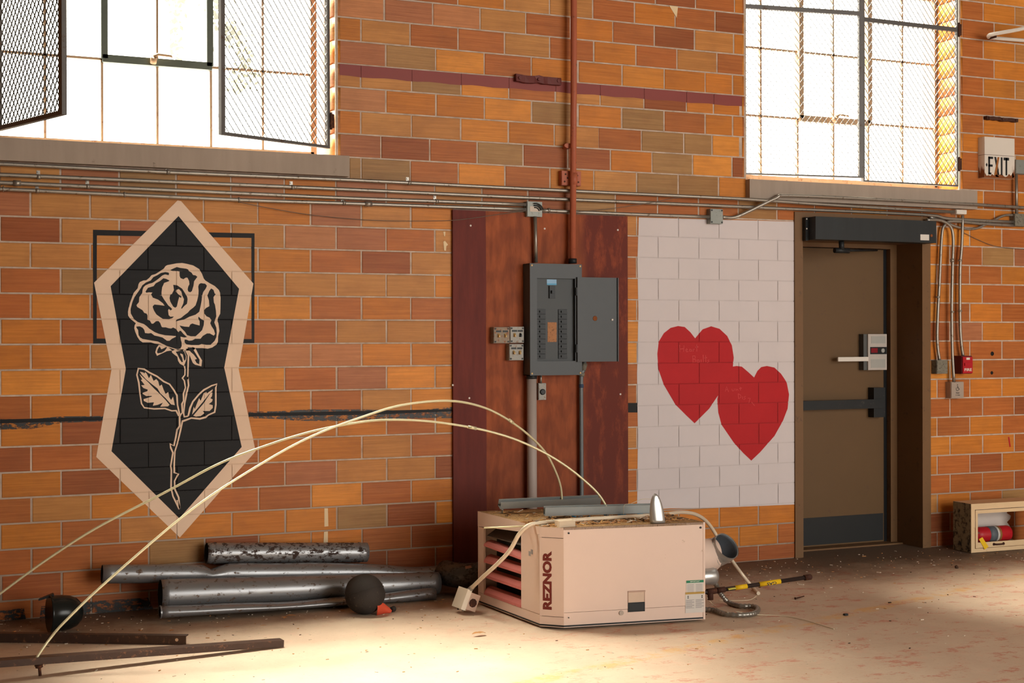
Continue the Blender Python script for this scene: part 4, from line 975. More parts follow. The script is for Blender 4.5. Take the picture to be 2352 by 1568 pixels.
t = thing('plastic_pipe', 'thick pale grey pipe from the panel bottom to the floor', 'pipe', (3.42, -.06, 0))
p = P(1221, 900, -.065); MB().tube([Vector((p.x, -.065, 1.258)), Vector((p.x + .002, -.065, .0))], .0305, 18).build('tube', PVC, t)
MB().tube([Vector((p.x, -.065, 1.258)), Vector((p.x, -.065, 1.235))], .034, 18).build('collar', BLACKMET, t)
p = P(1336, 1000, -.05)
t = thing('conduit', 'thin blue-grey conduit dropping from the right corner of the panel', 'conduit', (p.x, -.05, .0), 'conduits at the electrical panel')
p2 = P(1342, 838, -.05); p3 = P(1335, 866, -.05)
MB().tube(curve_pts([Vector((p2.x, -.05, 1.335)), p2, P(1339, 852, -.05), p3, P(1335, 960, -.05), Vector((p.x, -.05, .0))], 4), .0135, 10).build('tube', simple('blue_grey_conduit', (112, 116, 118), .5, .3, .12), t)
m = MB(); m.tube([P(1343, 834, -.05), P(1339, 850, -.05)], .019, 8); m.tube([P(1337, 856, -.05), P(1335, 864, -.05)], .019, 8); m.build('fitting', BOXDIRTY, t)
m = MB(); m.tube([P(1335, 882, -.05), P(1335, 890, -.05)], .0155, 10); m.build('tape_band', simple('blue_tape', (58, 74, 98), .5), t)

# ------------------------------------------------------------------ the door
m = MB()
m.box((5.387, -.012, 0), (5.452, .30, 2.33)); m.box((6.462, -.012, 0), (6.535, .30, 2.33)); m.box((5.452, -.012, 2.150), (6.462, .30, 2.33))
m.box((6.405, .262, 0), (6.462, .34, 2.15)); m.box((5.452, .262, 0), (5.50, .34, 2.15)); m.box((5.50, .262, 2.12), (6.405, .34, 2.15))
dr = struct(m.build('door_1', BROWNF, None, bevel=.004))
leaf = MB().box((5.49, .300, .012), (6.372, .345, 2.115)).build('door_leaf', BROWND, dr, label='brown painted door leaf')
MB().box((6.374, .305, .0), (6.404, .335, 2.12)).build('gap_shade_strip', BLACKPL, dr)  # black strip filling the gap, painted in for its shade
MB().box((5.42, .335, .0), (6.46, .375, 2.17)).build('backing', BLACKPL, dr)
MB().box((5.452, .20, 0), (6.462, .36, .010)).build('threshold', BROWNF, dr)
kp0, kp1 = P(1852, 1182, .298), P(2022, 1246, .298)
MB().box((5.50, .297, .022), (6.365, .300, P(1950, 1183, .3).z)).build('kick_plate', KICK, leaf)
zb = P(1950, 928, .26).z
m = MB(); m.box((5.50, .225, zb - .032), (6.30, .262, zb + .032)); m.box((5.52, .262, zb - .02), (5.56, .30, zb + .02)); pb = m.build('panic_bar', BLACKMET, leaf, bevel=.004)
m = MB(); z1 = P(2015, 890, .24).z; z2 = P(2015, 958, .24).z
m.box((6.235, .235, z2), (6.335, .30, z1)); m.build('panic_bar_case', BLACKMET, leaf, bevel=.012)
# operator on the frame head
t = thing('door_operator', 'long black streaked door operator box above the brown door', 'door operator', (5.97, -.012, 2.13))
m = MB(); m.box((5.470, -.130, 2.140), (6.485, -.012, 2.292)); m.build('housing', simple('streaked_black_cover', (44, 46, 47), .5, .1, .25, 3, (92, 88, 82), -.02, stretch=(7, 7, .5)), t, bevel=.003)
m = MB(); m.box((5.448, -.050, 2.135), (5.470, -.012, 2.292)); m.build('end_flange', BLACKMET, t)
for z in (2.28, 2.215):
    mm = MB(); mm.cyl((5.455, -.054, z), (5.455, -.048, z), .005, 8); mm.build('screw', WHITEPL, t)
m = MB(); a, b = P(2114, 538, -.131), P(2134, 552, -.131); m.box((a.x, -.1315, b.z), (b.x, -.129, a.z)); m.build('label', WHITEPL, t, label='small white label')
m = MB(); p = P(2139, 541, -.13); m.cyl((p.x, -.134, p.z), (p.x, -.128, p.z), .010, 10); m.build('indicator', RUST, t)
m = MB(); p = P(1912, 578, .10); q = P(2018, 574, .27)
m.tube([Vector((p.x - .03, -.04, 2.14)), Vector((p.x - .02, -.03, p.z))], .018, 10); m.tube([Vector((p.x - .08, -.03, p.z)), Vector((p.x + .04, -.03, p.z))], .018, 10); m.tube([Vector((p.x, -.03, p.z)), Vector((q.x, .29, q.z))], .008, 8)
m.build('arm', BLACKMET, t)
# alarm lock on the leaf
Yk = .235
a, b = P(2003, 767, Yk), P(2036, 849, Yk); t = thing('exit_alarm', 'grey and white exit alarm lock on the brown door', 'door alarm', ((a.x + b.x) / 2, .29, b.z))
a2 = P(1986, 770, Yk)
ax = 6.155
MB().box((ax, Yk + .012, b.z), (6.352, .2995, a.z)).build('housing', simple('dark_grey_alarm_case', (84, 84, 82), .5), t, bevel=.005)
fx0, fx1 = ax + .03, 6.350; hh = a.z - b.z
fp = MB().box((fx0, Yk, b.z), (fx1, Yk + .014, a.z)).build('front_plate', simple('shaded_white_case', (178, 168, 160), .5), t, bevel=.004)  # white plastic darkened to carry the shade of the door recess
MB().box((fx0 + .028, Yk - .0012, b.z + hh * .74), (fx1 - .012, Yk, b.z + hh * .94)).build('grille', GREYPL, fp)
MB().box((fx0 + .018, Yk - .002, b.z + hh * .44), (fx1 - .002, Yk, b.z + hh * .64)).build('window_strip', BLACKPL, fp)
MB().box((fx0 + .024, Yk - .003, b.z + hh * .48), (fx0 + .082, Yk - .001, b.z + hh * .61)).build('red_lens', simple('dark_red_lens', (122, 24, 34), .3), fp)
m = MB(); m.lathe([(.016, 0), (.016, .004), (.010, .006)], frame((fx1 - .038, Yk - .002, b.z + hh * .54), (1, 0, 0), (0, 0, 1)), 16); m.build('key_cylinder', GREYPL, fp)
m = MB(); m.box((fx0 + .024, Yk - .0012, b.z + hh * .06), (fx1 - .014, Yk, b.z + hh * .30)); m.build('grille', GREYPL, fp)
c, d = P(1924, 818, Yk), P(2000, 828, Yk)
MB().box((c.x, Yk - .006, d.z - .003), (fx0 - .002, Yk + .008, c.z - .006)).build('push_arm', WHITEPL, t, bevel=.002)
m = MB(); m.box((c.x + .25, Yk + .004, d.z), (c.x + .28, .30, c.z - .008)); m.build('arm_bracket', BLACKMET, t)

# ------------------------------------------------------------------ the unit heater
Q1, Q2, Q3, Q4, Q5 = (3.753, -1.526), (2.986, -1.416), (2.892, -1.328), (2.839, -.618), (3.74, -.72)
HB, HT = .012, .520
def v3(q, z): return Vector((q[0], q[1], z))
def lerp(a, b, t): return (a[0] + (b[0] - a[0]) * t, a[1] + (b[1] - a[1]) * t)
def inset(a, b, t, out): # point on the line a-b moved outward (room side) by out
    p = lerp(a, b, t); dx, dy = b[0] - a[0], b[1] - a[1]; l = math.hypot(dx, dy)
    return (p[0] + dy / l * out, p[1] - dx / l * out)
ht = thing('unit_heater', 'large beige gas unit heater with pink louvers lying on the floor', 'heater', (3.25, -1.1, 0))
def slab(name, a, b, z0, z1, th, mat=HEATER, out=0.0, parent=ht, bevel=.003, **kw):
    """upright sheet on plan line a-b; positive out is towards the right-hand side of a->b"""
    a1, b1, a2, b2 = inset(a, b, 0, out), inset(a, b, 1, out), inset(a, b, 0, out - th), inset(a, b, 1, out - th)
    m = MB(); m.loft([[v3(a1, z0), v3(b1, z0), v3(b2, z0), v3(a2, z0)], [v3(a1, z1), v3(b1, z1), v3(b2, z1), v3(a2, z1)]])
    return m.build(name, mat, parent, bevel=bevel, **kw)
SEAM = .075
slab('front_panel', Q2, Q1, HB + SEAM + .002, HT, .012)
slab('base_rail', Q2, Q1, HB, HB + SEAM, .012, out=-.001)
cp = slab('corner_panel', Q3, Q2, HB + SEAM - .02, HT - .055, .010)
slab('corner_base', Q3, Q2, HB, HB + SEAM - .023, .010, out=-.001); slab('corner_cap', Q3, Q2, HT - .052, HT, .010, out=.0005)
# left face: column, back stile, top and bottom rails around the louver opening
L0 = Q3; L1 = Q4
def tl(x, y):
    p = on_plan(x, y, L0, L1); return ((p.x - L0[0]) ** 2 + (p.y - L0[1]) ** 2) ** .5 / math.hypot(L1[0] - L0[0], L1[1] - L0[1]), p.z
t1, _ = tl(1197, 1300); t2, _ = tl(1111, 1300)
c1, c2 = lerp(L0, L1, t1), lerp(L0, L1, t2)
slab('side_column', c1, L0, HB + .06, HT - .04, .012); slab('back_stile', L1, c2, HB + .06, HT - .085, .012)
slab('side_rail', L1, L0, HB, HB + .058, .012, out=-.001)
zt1 = .455
m = MB()      # sloping top rail of the outlet
a1, b1 = inset(L1, L0, 0, .001), inset(L1, L0, 1, .001); a2, b2 = inset(L1, L0, 0, -.012), inset(L1, L0, 1, -.012)
m.loft([[v3(a1, HT - .083), v3(b1, HT - .038), v3(b2, HT - .038), v3(a2, HT - .083)], [v3(a1, HT), v3(b1, HT), v3(b2, HT), v3(a2, HT)]]); m.build('side_rail', HEATER, ht, bevel=.003)
slab('right_panel', Q1, Q5, HB, HT, .012); slab('back_panel', Q5, Q4, HB, HT, .012)
# top with a dirty floor, and a black block standing for the shaded inside
m = MB(); m.prism([v3(q, HT - .012) for q in (Q1, Q5, Q4, Q3, Q2)], (0, 0, .012)); m.build('top_panel', NESTM, ht, label='heater top covered with tan dirt')
i1, i2, i3, i4 = inset(Q4, Q3, .05, -.10), inset(Q4, Q3, .95, -.10), inset(Q4, Q3, .95, -.16), inset(Q4, Q3, .05, -.16)
m = MB(); m.loft([[v3(q, HB + .02) for q in (i1, i2, i3, i4)], [v3(q, HT - .03) for q in (i1, i2, i3, i4)]]); m.build('inner_shade_block', BLACKMET, ht)
m = MB(); m.prism([v3(q, HB + .004) for q in (Q1, Q5, Q4, Q3, Q2)], (0, 0, .008)); m.build('bottom_panel', BLACKMET, ht)
# louvers
d = Vector((c2[0] - c1[0], c2[1] - c1[1], 0)); ln_ = d.length; d.normalize(); nout = Vector((-d.y, d.x, 0)); nout = nout if nout.x < 0 else -nout
base = Vector((c1[0], c1[1], 0))
for i, (z, tilt, sag) in enumerate(((.345, .70, .012), (.262, .95, .0), (.180, 1.0, .0), (.085, 1.0, .0))):
    m = MB(); rings = []
    for u, zz, oo in ((0.0, -sag, 0), (1.0, sag * .3, 0)):
        o_ = base + d * (ln_ * (.0 + 1.0 * u)) + Vector((0, 0, z + zz)) - nout * .030
        prof = [(-.045, .030), (-.020, .040), (.012, .030), (.034, -.004), (.038, -.022)]
        prof = [(a * .8, b * tilt * .70) for a, b in prof]
        rings.append([o_ + nout * a + Vector((0, 0, b)) for a, b in prof] + [o_ + nout * (a - .0025) + Vector((0, 0, b - .0022)) for a, b in reversed(prof)])
    m.loft(rings); m.build('louver', LOUVER, ht)
m = MB(); o_ = base + Vector((0, 0, .405)); m.loft([[o_ + nout * a + Vector((0, 0, b)) for a, b in ((-.09, .03), (-.02, -.012), (-.022, -.015), (-.092, .027))], [o_ + d * ln_ + nout * a + Vector((0, 0, b)) for a, b in ((-.09, .03), (-.02, -.012), (-.022, -.015), (-.092, .027))]]); m.build('louver', simple('dusty_dark_louver', (110, 104, 98), .6, .2, .2, 20), ht, label='dusty grey louver')
# lettering and fittings on the faces
def face_frame(x, y, a, b): # frame on the face with its outward normal to the camera
    o = on_plan(x, y, a, b); return frame(o, (b[0] - a[0], b[1] - a[1], 0), (0, 0, 1)), o
zc = (on_plan(1256, 1265, Q3, Q2).z + on_plan(1256, 1400, Q3, Q2).z) / 2
Mx, _ = face_frame(1257, 1332, Q3, Q2)
hgt = on_plan(1257, 1265, Q3, Q2).z - on_plan(1257, 1400, Q3, Q2).z
wdt = (on_plan(1267, 1332, Q3, Q2) - on_plan(1246, 1332, Q3, Q2)).length
text('lettering', 'REZNOR', Mx @ Matrix.Rotation(math.pi / 2, 4, 'Z'), wdt, LETTER, cp, width=hgt, bold=.055, ext=.0008, label='maroon upright brand lettering')
def onface(name, x0, y0, x1, y1, a, b, mat, out=.0015, parent=ht, **kw):
    p, q = on_plan(x0, y0, a, b), on_plan(x1, y1, a, b); M, _ = face_frame((x0 + x1) / 2, (y0 + y1) / 2, a, b); c = (p + q) / 2
    wv = math.hypot(q.x - p.x, q.y - p.y) / 2; hv = (p.z - q.z) / 2; M.translation = c
    m = MB(); m.box((-wv, -hv, 0), (wv, hv, out), M); return m.build(name, mat, parent, **kw), M, wv, hv
def rot_y(x): return 1402 - (x - 1618) * .065
a_, M_, wv, hv = onface('instruction_label', 1576, 1333, 1616, 1359, Q2, Q1, LABELW, label='white sticker with green heading')
m = MB(); m.box((-wv, hv - .013, .0015), (wv, hv, .0022), M_); m.build('green_band', GREEN, a_)
text('lettering', 'IMPORTANT', M_ @ Matrix.Translation((0, hv - .0065, .002)), .006, WHITEPL, a_, width=wv * 1.1, bold=.02)
m = MB()
for i in range(6):
    for sx in (-1, 1): m.box((sx * wv * .5 - wv * .40, hv - .024 - i * .0075, .0015), (sx * wv * .5 + wv * .36, hv - .0215 - i * .0075, .0019), M_)
m.build('print', LABELG, a_, kind='stuff')
a_, M_, wv, hv = onface('warning_label', 1574, 1360, 1618, 1405, Q2, Q1, LABELW, label='white sticker with gold heading and small print')
m = MB(); m.box((-wv, hv - .011, .0015), (wv, hv, .0022), M_); m.build('gold_band', GOLD, a_)
m = MB()
for sx in (-.72, .74):
    for k_ in (0, 1): m.box((wv * sx - .0035, hv - .024 - k_ * .008, .0015), (wv * sx + .0035, hv - .019 - k_ * .008, .002), M_)
m.build('pictogram', BLACKMET, a_, kind='stuff')
m = MB()
for i in range(9):
    for sx in (-1, 1): m.box((sx * wv * .5 - wv * .44, hv - .042 - i * .0052, .0015), (sx * wv * .5 + wv * (.42 if (i + sx) % 3 else .2), hv - .0395 - i * .0052, .0019), M_)
m.build('print', LABELG, a_, kind='stuff')
a_, M_, wv, hv = onface('access_window', 1442, 1357, 1481, 1403, Q2, Q1, simple('yellowed_window', (204, 178, 156), .5), out=.0012, label='yellowed rectangular access window')
m = MB(); m.box((-wv, -hv, .0012), (wv, -hv * .10, .0024), M_); m.build('dark_opening', BLACKPL, a_)
m = MB(); m.box((-wv * .85, -hv * .85, .0024), (wv * .85, -hv * .25, .0030), M_); m.build('dark_switch', BLACKMET, a_)
m = MB(); m.box((-wv, hv * .86, .0012), (wv * 1.05, hv, .0040), M_); m.box((-wv, -hv * .1, .0012), (-wv + .003, hv, .003), M_); m.box((wv - .003, -hv * .1, .0012), (wv, hv, .003), M_); m.build('trim', simple('stained_trim', (178, 146, 128), .6), a_)
for (x, y, r, mt, nm) in ((1427, 1407, .0125, PLATE, 'plug'), (1306, 1224, .005, BLACKMET, 'screw'), (1609, 1211, .0055, BLACKMET, 'screw'), (1306, 1418, .003, BLACKMET, 'screw')):
    Mf, o_ = face_frame(x, y, Q2, Q1); m = MB(); m.cyl(Mf @ Vector((0, 0, -.001)), Mf @ Vector((0, 0, .004)), r, 12); m.build(nm, mt, ht)
for (x, y, kd) in ((1217, 1270, 1), (1222, 1266, 2)):
    Mf, o_ = face_frame(x, y, Q4, Q3); m = MB(); m.box((-.012, -.014, 0), (.010, .010, .001), Mf); m.build('small_sticker', LABELG, ht)
# twigs, chips and shreds lying on the top
m = MB()
def on_top():
    while True:
        u, v = R.random(), R.random(); p = Vector((Q3[0] + (Q1[0] - Q3[0]) * u + (Q4[0] - Q3[0]) * v, Q3[1] + (Q1[1] - Q3[1]) * u + (Q4[1] - Q3[1]) * v, HT))
        if -1.50 < p.y < -.68: return p
for i in range(520):
    p = on_top()
    if R.random() < .72: p.y = R.uniform(-1.44, -1.12)
    l = R.uniform(.008, .05); a = R.gauss(0, .7); hgt_ = R.uniform(.002, .014)
    if p.y - .5 * l < -1.38 - (p.x - 2.95) * .14 + .03: p.y += .06
    m.mi = R.choice((0, 0, 1, 2, 3)); wdt_ = R.uniform(.002, .010)
    M = Matrix.Translation(p + Vector((0, 0, hgt_ * .5))) @ Matrix.Rotation(a, 4, 'Z') @ Matrix.Rotation(R.gauss(0, .15), 4, 'Y')
    m.box((-l / 2, -wdt_ / 2, -.0015), (l / 2, wdt_ / 2, .0015), M)
for i in range(14):
    p = Vector((3.45 + R.gauss(0, .14), -1.12 + R.gauss(0, .06), HT + .008)); m.mi = 4
    M = Matrix.Translation(p) @ Matrix.Rotation(R.uniform(0, 3), 4, 'Z') @ Matrix.Rotation(R.gauss(0, .5), 4, 'X'); m.box((-.016, -.008, -.0012), (.016, .008, .0012), M)
m.build('debris', [LEAFM, TWIG, STONE, simple('tan_chip', (206, 160, 100), .9, 0, .2, 20), BLUEFL], ht, kind='stuff', label='twigs and chips lying on the heater top')
p = on_plan(1306, 1208, Q2, Q1); m = MB()
m.box((p.x - .042, p.y + .02, HT), (p.x + .048, p.y + .075, HT + .032)); m.build('top_bracket', simple('cream_bracket', (206, 186, 160), .6, 0, .1), ht, bevel=.004)
# strut channels on bolts
def strut(label, x0, y0, x1, y1, Y0, Y1, bolts, tilt, hs):
    a, b = P(x0, y0, Y0), P(x1, y1, Y1); a.z = b.z = (a.z + b.z) / 2
    t = thing('strut_channel', label, 'strut channel', ((a.x + b.x) / 2, (Y0 + Y1) / 2, HT), 'strut channels on the heater top')
    d = (b - a).normalized(); s = Vector((-d.y, d.x, 0)); prof = [(-.020, 0), (-.020, .040), (-.013, .040), (-.013, .037), (-.0175, .037), (-.0175, .0025), (.0175, .0025), (.0175, .037), (.013, .037), (.013, .040), (.020, .040), (.020, 0)]
    ct, st_ = math.cos(tilt), math.sin(tilt); prof = [(u * ct - v * hs * st_, u * st_ + v * hs * ct) for u, v in prof]; lo_ = min(v for u, v in prof); prof = [(u, v - lo_) for u, v in prof]
    m = MB(); m.loft([[q + s * u + Vector((0, 0, v)) for u, v in prof] for q in (a, b)], caps=False)
    m.build('channel', simple('zinc_strut', (158, 162, 160), .5, .5, .1, 12), t)
    for u in bolts:
        q = a + (b - a) * u; m = MB(); m.cyl((q.x, q.y, HT), (q.x, q.y, q.z + .012), .0055, 8); m.cyl((q.x, q.y, q.z - .010), (q.x, q.y, q.z), .010, 6); m.build('bolt', GALV, t)
    return a, b
sa, sb = strut('rear grey strut channel standing on bolts on the heater', 1146, 1165, 1376, 1160, -.76, -.80, (.03, .60, .9), .42, 1.0)
ta, tb = strut('front grey strut channel lying across the heater top', 1250, 1186, 1512, 1175, -1.03, -1.17, (.05, .55, .85), .12, 1.15)
# sheet metal boot standing at the front edge
p = on_plan(1518, 1203, Q2, Q1); c = Vector((p.x, p.y + .035, HT))
t = thing('duct_boot', 'shiny flattened sheet metal duct end standing on the heater', 'duct', c)
m = MB(); rings = []; ex = Vector((.985, -.17, 0)); ey = Vector((.17, .985, 0))
for u in [i / 10 for i in range(11)]:
    hw = .036 * (1 - u ** 2.2) ** .6 + .004; dp = .020 * (1 - u) + .008; off = -.012 * u
    rings.append([c + ex * (off + hw * math.copysign(abs(math.cos(k_)) ** .6, math.cos(k_))) + ey * (dp * math.copysign(abs(math.sin(k_)) ** .8, math.sin(k_))) + Vector((0, 0, .003 + u * .150)) for k_ in [2 * math.pi * i / 18 for i in range(18)]])
m.loft(rings, True, True); m.build('boot', DUCT_NEW, t)
MB().tube([c + ex * -.040 + Vector((0, 0, .004)), c + ex * -.030 + Vector((0, 0, .08)), c + ex * -.016 + Vector((0, 0, .152))], .0042, 8).build('seam', DUCT_NEW, t)
# flexible conduit over the heater with its open box
TZ = HT + .018
pts = [F(1742, 1362, .010), F(1730, 1350, .012), P(1704, 1318, -.86), P(1680, 1285, -.80), P(1655, 1245, -.76), P(1628, 1203, -.78), P(1600, 1182, -.90), P(1566, 1176, -1.02), P(1530, 1180, -1.14), P(1470, 1185, -1.22), P(1380, 1190, -1.25),
       P(1290, 1196, -1.27), P(1240, 1201, -1.27), P(1213, 1207, -1.27), P(1192, 1227, -1.24), P(1172, 1262, -1.19), P(1145, 1292, -1.12), P(1112, 1322, -1.0), P(1084, 1349, -.86)]
t = thing('flexible_conduit', 'pale conduit draped over the heater with an open box at its end', 'conduit', pts[0])
MB().tube(curve_pts(pts, 6), .0108, 10).build('tube', simple('pale_conduit', (222, 206, 182), .45, .25, .06), t)
e = P(1068, 1376, -.80); ax_ = (pts[-1] - P(1120, 1315, -1.02)).normalized()
M = frame(e, Vector((.72, .52, .38)), Vector((.3, -.2, .9))) if False else Matrix.Translation(e) @ Matrix.Rotation(.10, 4, 'Z') @ Matrix.Rotation(.40, 4, 'Y')
m = MB(); m.box((-.006, -.047, -.046), (.058, .047, .046), M); bo = m.build('box', simple('box_pinkish', (206, 176, 156), .5, .2, .1), t, bevel=.004)
m = MB(); m.box((-.034, -.055, -.056), (-.006, .055, .056), M); m.build('cover', simple('white_cover', (236, 224, 204), .5, .1, .05), t, bevel=.003)
m = MB(); m.lathe([(.024, 0), (.020, .0012)], M @ Matrix.Translation((.028, -.0472, -.004)) @ Matrix.Rotation(math.pi / 2, 4, 'X'), 9); m.build('opening', RUSTDARK, bo)
m = MB(); m.tube([pts[-1] + (pts[-1] - pts[-2]).normalized() * -.004, pts[-1] + (pts[-1] - pts[-2]).normalized() * .045], .014, 10); m.build('connector', GALV, t)
m = MB(); m.cyl(M @ Vector((.0, -.02, -.050)), M @ Vector((.0, -.02, -.066)), .004, 6); m.build('screw', GALV, t)
o = MB().tube([P(1112, 1212, -1.18), P(1245, 1206, -1.22), P(1400, 1200, -1.30)], .0042, 8).build('thin_rod', ROD); tag(o, 'thin straight rod lying on the heater and pointing past its louver end', 'rod')
wire('thin pale wire curling up above the front strut on the heater', [P(1432, 1183, -1.16), P(1434, 1160, -1.18), P(1450, 1156, -1.10), P(1475, 1146, -1.05), P(1500, 1146, -1.05)], .0016, WIREW)
# flue elbow and stubs at the right end of the heater
t = thing('flue_elbow', 'galvanised round flue elbow on the right end of the heater', 'duct', (3.85, -1.2, .33))
E_ = P(1669, 1254, -1.27); t0_, t1_ = Vector((1, 0, 0)), Vector((.22, -.78, .59)).normalized(); om = math.acos(t0_.dot(t1_))
back = [E_]; ds = []
for i in range(9):
    u = 1 - i / 8; dd = (t0_ * math.sin((1 - u) * om) + t1_ * math.sin(u * om)) / math.sin(om); ds.append(dd.normalized()); back.append(back[-1] - dd.normalized() * .0165)
path = list(reversed(back)); path = [Vector((3.735, path[0].y, path[0].z)), Vector((path[0].x - .02, path[0].y, path[0].z))] + path
MB().pipe(path, [.082] * 2 + [.083 - .0006 * i for i in range(len(path) - 2)], .003, 30).build('tube', [DUCT_NEW, simple('grey_blue_duct_inside', (92, 98, 106), .5, .3, .15, 10)], t)
for q, dd, r in ((path[3], ds[7], .0855), (path[6], ds[4], .084), (path[9], ds[1], .0815), (path[-1], t1_, .0795)):
    m = MB(); m.tube([q - dd * .0035, q + dd * .0035], r, 30, caps=False); m.build('crimp_ring', DUCT_NEW, t)
m = MB(); q = path[2]; m.tube([Vector((3.735, q.y, q.z)), Vector((P(1639, 1262, q.y).x, q.y, q.z))], .088, 28); m.build('painted_collar', HEATER, t, label='beige painted collar')
m = MB(); m.lathe([(.074, 0), (.074, .002)], frame(path[4], ds[6].cross(Vector((0, 0, 1))), Vector((0, 0, 1))), 20); m.build('elbow_shade', INSIDE, t)  # added dark disc, stands for the shade inside the elbow
t = thing('flue_stub', 'short round collar below the flue elbow on the heater end', 'duct', (3.95, -1.3, .19))
p = P(1622, 1323, -1.25); MB().pipe([Vector((3.735, -1.25, p.z)), Vector((p.x + .005, -1.25, p.z)), Vector((p.x + .035, -1.25, p.z)), Vector((p.x + .055, -1.25, p.z))], [.047, .047, .050, .044], .003, 22).build('collar', [DUCT_NEW, INSIDE], t)
# black gas pipe
Yg0, Yg1 = -1.28, -1.36
g0 = P(1624, 1359, Yg0); g1 = P(1864, 1324, Yg1)
t = thing('gas_pipe', 'black iron gas pipe with yellow tape sticking out of the heater', 'pipe', g0)
gs = Vector((3.735, Yg0, g0.z)); d = (g1 - g0).normalized()
MB().tube([gs, g0, g1 - d * .03], .0118, 12).build('tube', simple('black_iron', (52, 40, 36), .55, .3, .2, 12), t)
m = MB(); m.tube([g0 + d * .0, g0 + d * .055], .017, 12); m.tube([g0 + d * .060, g0 + d * .105], .016, 12); m.cyl(g0 + d * .02, g0 + d * .02 + Vector((0, 0, -.045)), .016, 12); m.build('fitting', RUSTDARK, t)
m = MB(); m.tube([g1 - d * .045, g1 - d * .006, g1], [.0165, .0165, .011], 12); m.build('end_cap', RUSTDARK, t)
def gp(x): # point on the pipe axis under pixel column x
    u = (x - 1624) / (1864 - 1624); return g0 + (g1 - g0) * u
m = MB(); m.tube([gp(1687), gp(1714)], .0132, 12); m.build('yellow_tape', YELLOW, t)
m = MB(); m.box((-.022, -.004, -.013), (.022, .004, .013), frame(gp(1676) + Vector((0, -.012, .003)), d, (0, 0, 1))); m.build('clip_tag', simple('clip_yellow_green', (186, 176, 70), .5), t, bevel=.003)
m = MB(); m.tube([gp(1742), gp(1791)], .0136, 14); yt = m.build('yellow_tape', YELLOW, t, label='yellow pipe marker')
c = gp(1768); Mt = frame(c + Vector((0, -.0138, -.001)), d, (0, 0, 1)); text('lettering', 'GAS', Mt @ Matrix.Rotation(math.pi, 4, 'Z') @ Matrix.Translation((0, .001, 0)), .016, BLACKMET, yt, width=.058, bold=.02)
# corrugated metal hose on the floor
pts = [Vector((3.74, -1.20, .17)), P(1634, 1336, -1.24), P(1650, 1356, -1.20), F(1672, 1382, .018), F(1700, 1391, .016), F(1728, 1392, .016), F(1741, 1398, .016), F(1732, 1408, .016), F(1700, 1412, .016), F(1664, 1409, .016), F(1640, 1401, .016), F(1612, 1398, .016)]
path = curve_pts(pts, 12); path2 = []; acc = 0
for a, b in zip(path, path[1:]):
    n = max(1, int((b - a).length / .004))
    for k_ in range(n): path2.append(a + (b - a) * (k_ / n))
rr = [.0128 + (.0014 if (i // 2) % 2 else -.0012) for i in range(len(path2))]
o = MB().tube(path2, rr, 10).build('metal_hose', simple('corrugated_steel', (150, 146, 138), .4, .75, .12, 14)); tag(o, 'corrugated metal hose looped on the floor by the heater end', 'hose')
wire('long pale wire lying on the floor right of the heater', [F(1690, 1404, .03), F(1740, 1411, .006), F(1800, 1414, .004), F(1850, 1424, .004), F(1890, 1436, .004), F(1916, 1444, .004)], .0024, WIREW)
wire('pale wire bowed between the hose and the gas pipe', [P(1624, 1372, -1.3), F(1634, 1384, .02), F(1650, 1398, .01), F(1672, 1406, .035)], .0018, WIREW)
wire('pale wire loop on the floor behind the gas pipe', [F(1650, 1378, .004), F(1690, 1379, .004), F(1722, 1377, .004), F(1738, 1368, .006)], .0018, WIREW)

# ------------------------------------------------------------------ ducts, ball and lamp shade by the wall
def duct(label, a, b, r0, r1, mat, th=.002, dents=(), seams=(), open_=True, seg=26, group='old ducts piled against the wall'):
    t = thing('duct_pipe', label, 'duct', ((a + b) / 2).to_tuple(), group)
    n = 40; pts, rr, sq = [], [], []
    for i in range(n + 1):
        u = i / n; p = a + (b - a) * u; r = r0 + (r1 - r0) * u; s = (1.0, 1.0)
        for du, wd, sx, sz, dz in dents:
            g = math.exp(-((u - du) / wd) ** 2); s = (s[0] * (1 + (sx - 1) * g), s[1] * (1 + (sz - 1) * g)); p = p + Vector((0, 0, dz * g))
        pts.append(p); rr.append(r); sq.append(s)
    MB().pipe(pts, rr, th, seg, sq).build('tube', [mat, INSIDE], t)
    for u in seams:
        k_ = int(u * n); dd = (b - a).normalized(); m = MB()
        m.tube([pts[k_] - dd * .004, pts[k_] + dd * .004], rr[k_] + .0025, seg, False, True, [sq[k_], sq[k_]]); m.build('bead', mat, t)
    k_ = n // 2; m = MB(); m.lathe([(rr[k_] * min(sq[k_]) * .9, 0), (rr[k_] * min(sq[k_]) * .9, .003)], frame(pts[k_], (0, 1, 0), (0, 0, 1)), 16); m.build('inner_shade', INSIDE, t)  # added dark disc, stands for the shade deep in the duct
    return t
duct('rust spotted steel duct lying on top of the duct pile', P(474, 1270, -.085), P(842, 1268, -.085), .058, .056, DUCT_RUST, seams=(.06, .97))
duct('long dented steel duct leaning low along the wall', P(234, 1318, -.16), P(1012, 1312, -.15), .050, .048, DUCT, dents=((.305, .022, 1.25, .50, -.006), (.40, .09, 1.15, 1.12, .0), (.92, .10, 1.2, .55, 0), (.60, .10, 1.2, 1.15, 0)), seams=())
a3, b3 = P(368, 1365, -.275), P(1006, 1338, -.275)
duct('widest smooth steel duct in the middle of the pile', a3, b3, .080, .062, DUCT, seams=(.04, .93))
a4, b4 = P(368, 1404, -.405), P(998, 1363, -.37)
duct('half crushed steel duct at the front bottom of the pile', a4, b4, .036, .036, DUCT, dents=((.45, .22, 1.5, .55, -.012), (.75, .15, 1.3, .7, -.006), (.12, .15, 1.25, .8, -.004)), seams=(.02, .96))
t = thing('duct_elbow', 'dark grimy duct elbow on the floor left of the heater', 'duct', F(1062, 1352), 'old ducts piled against the wall')
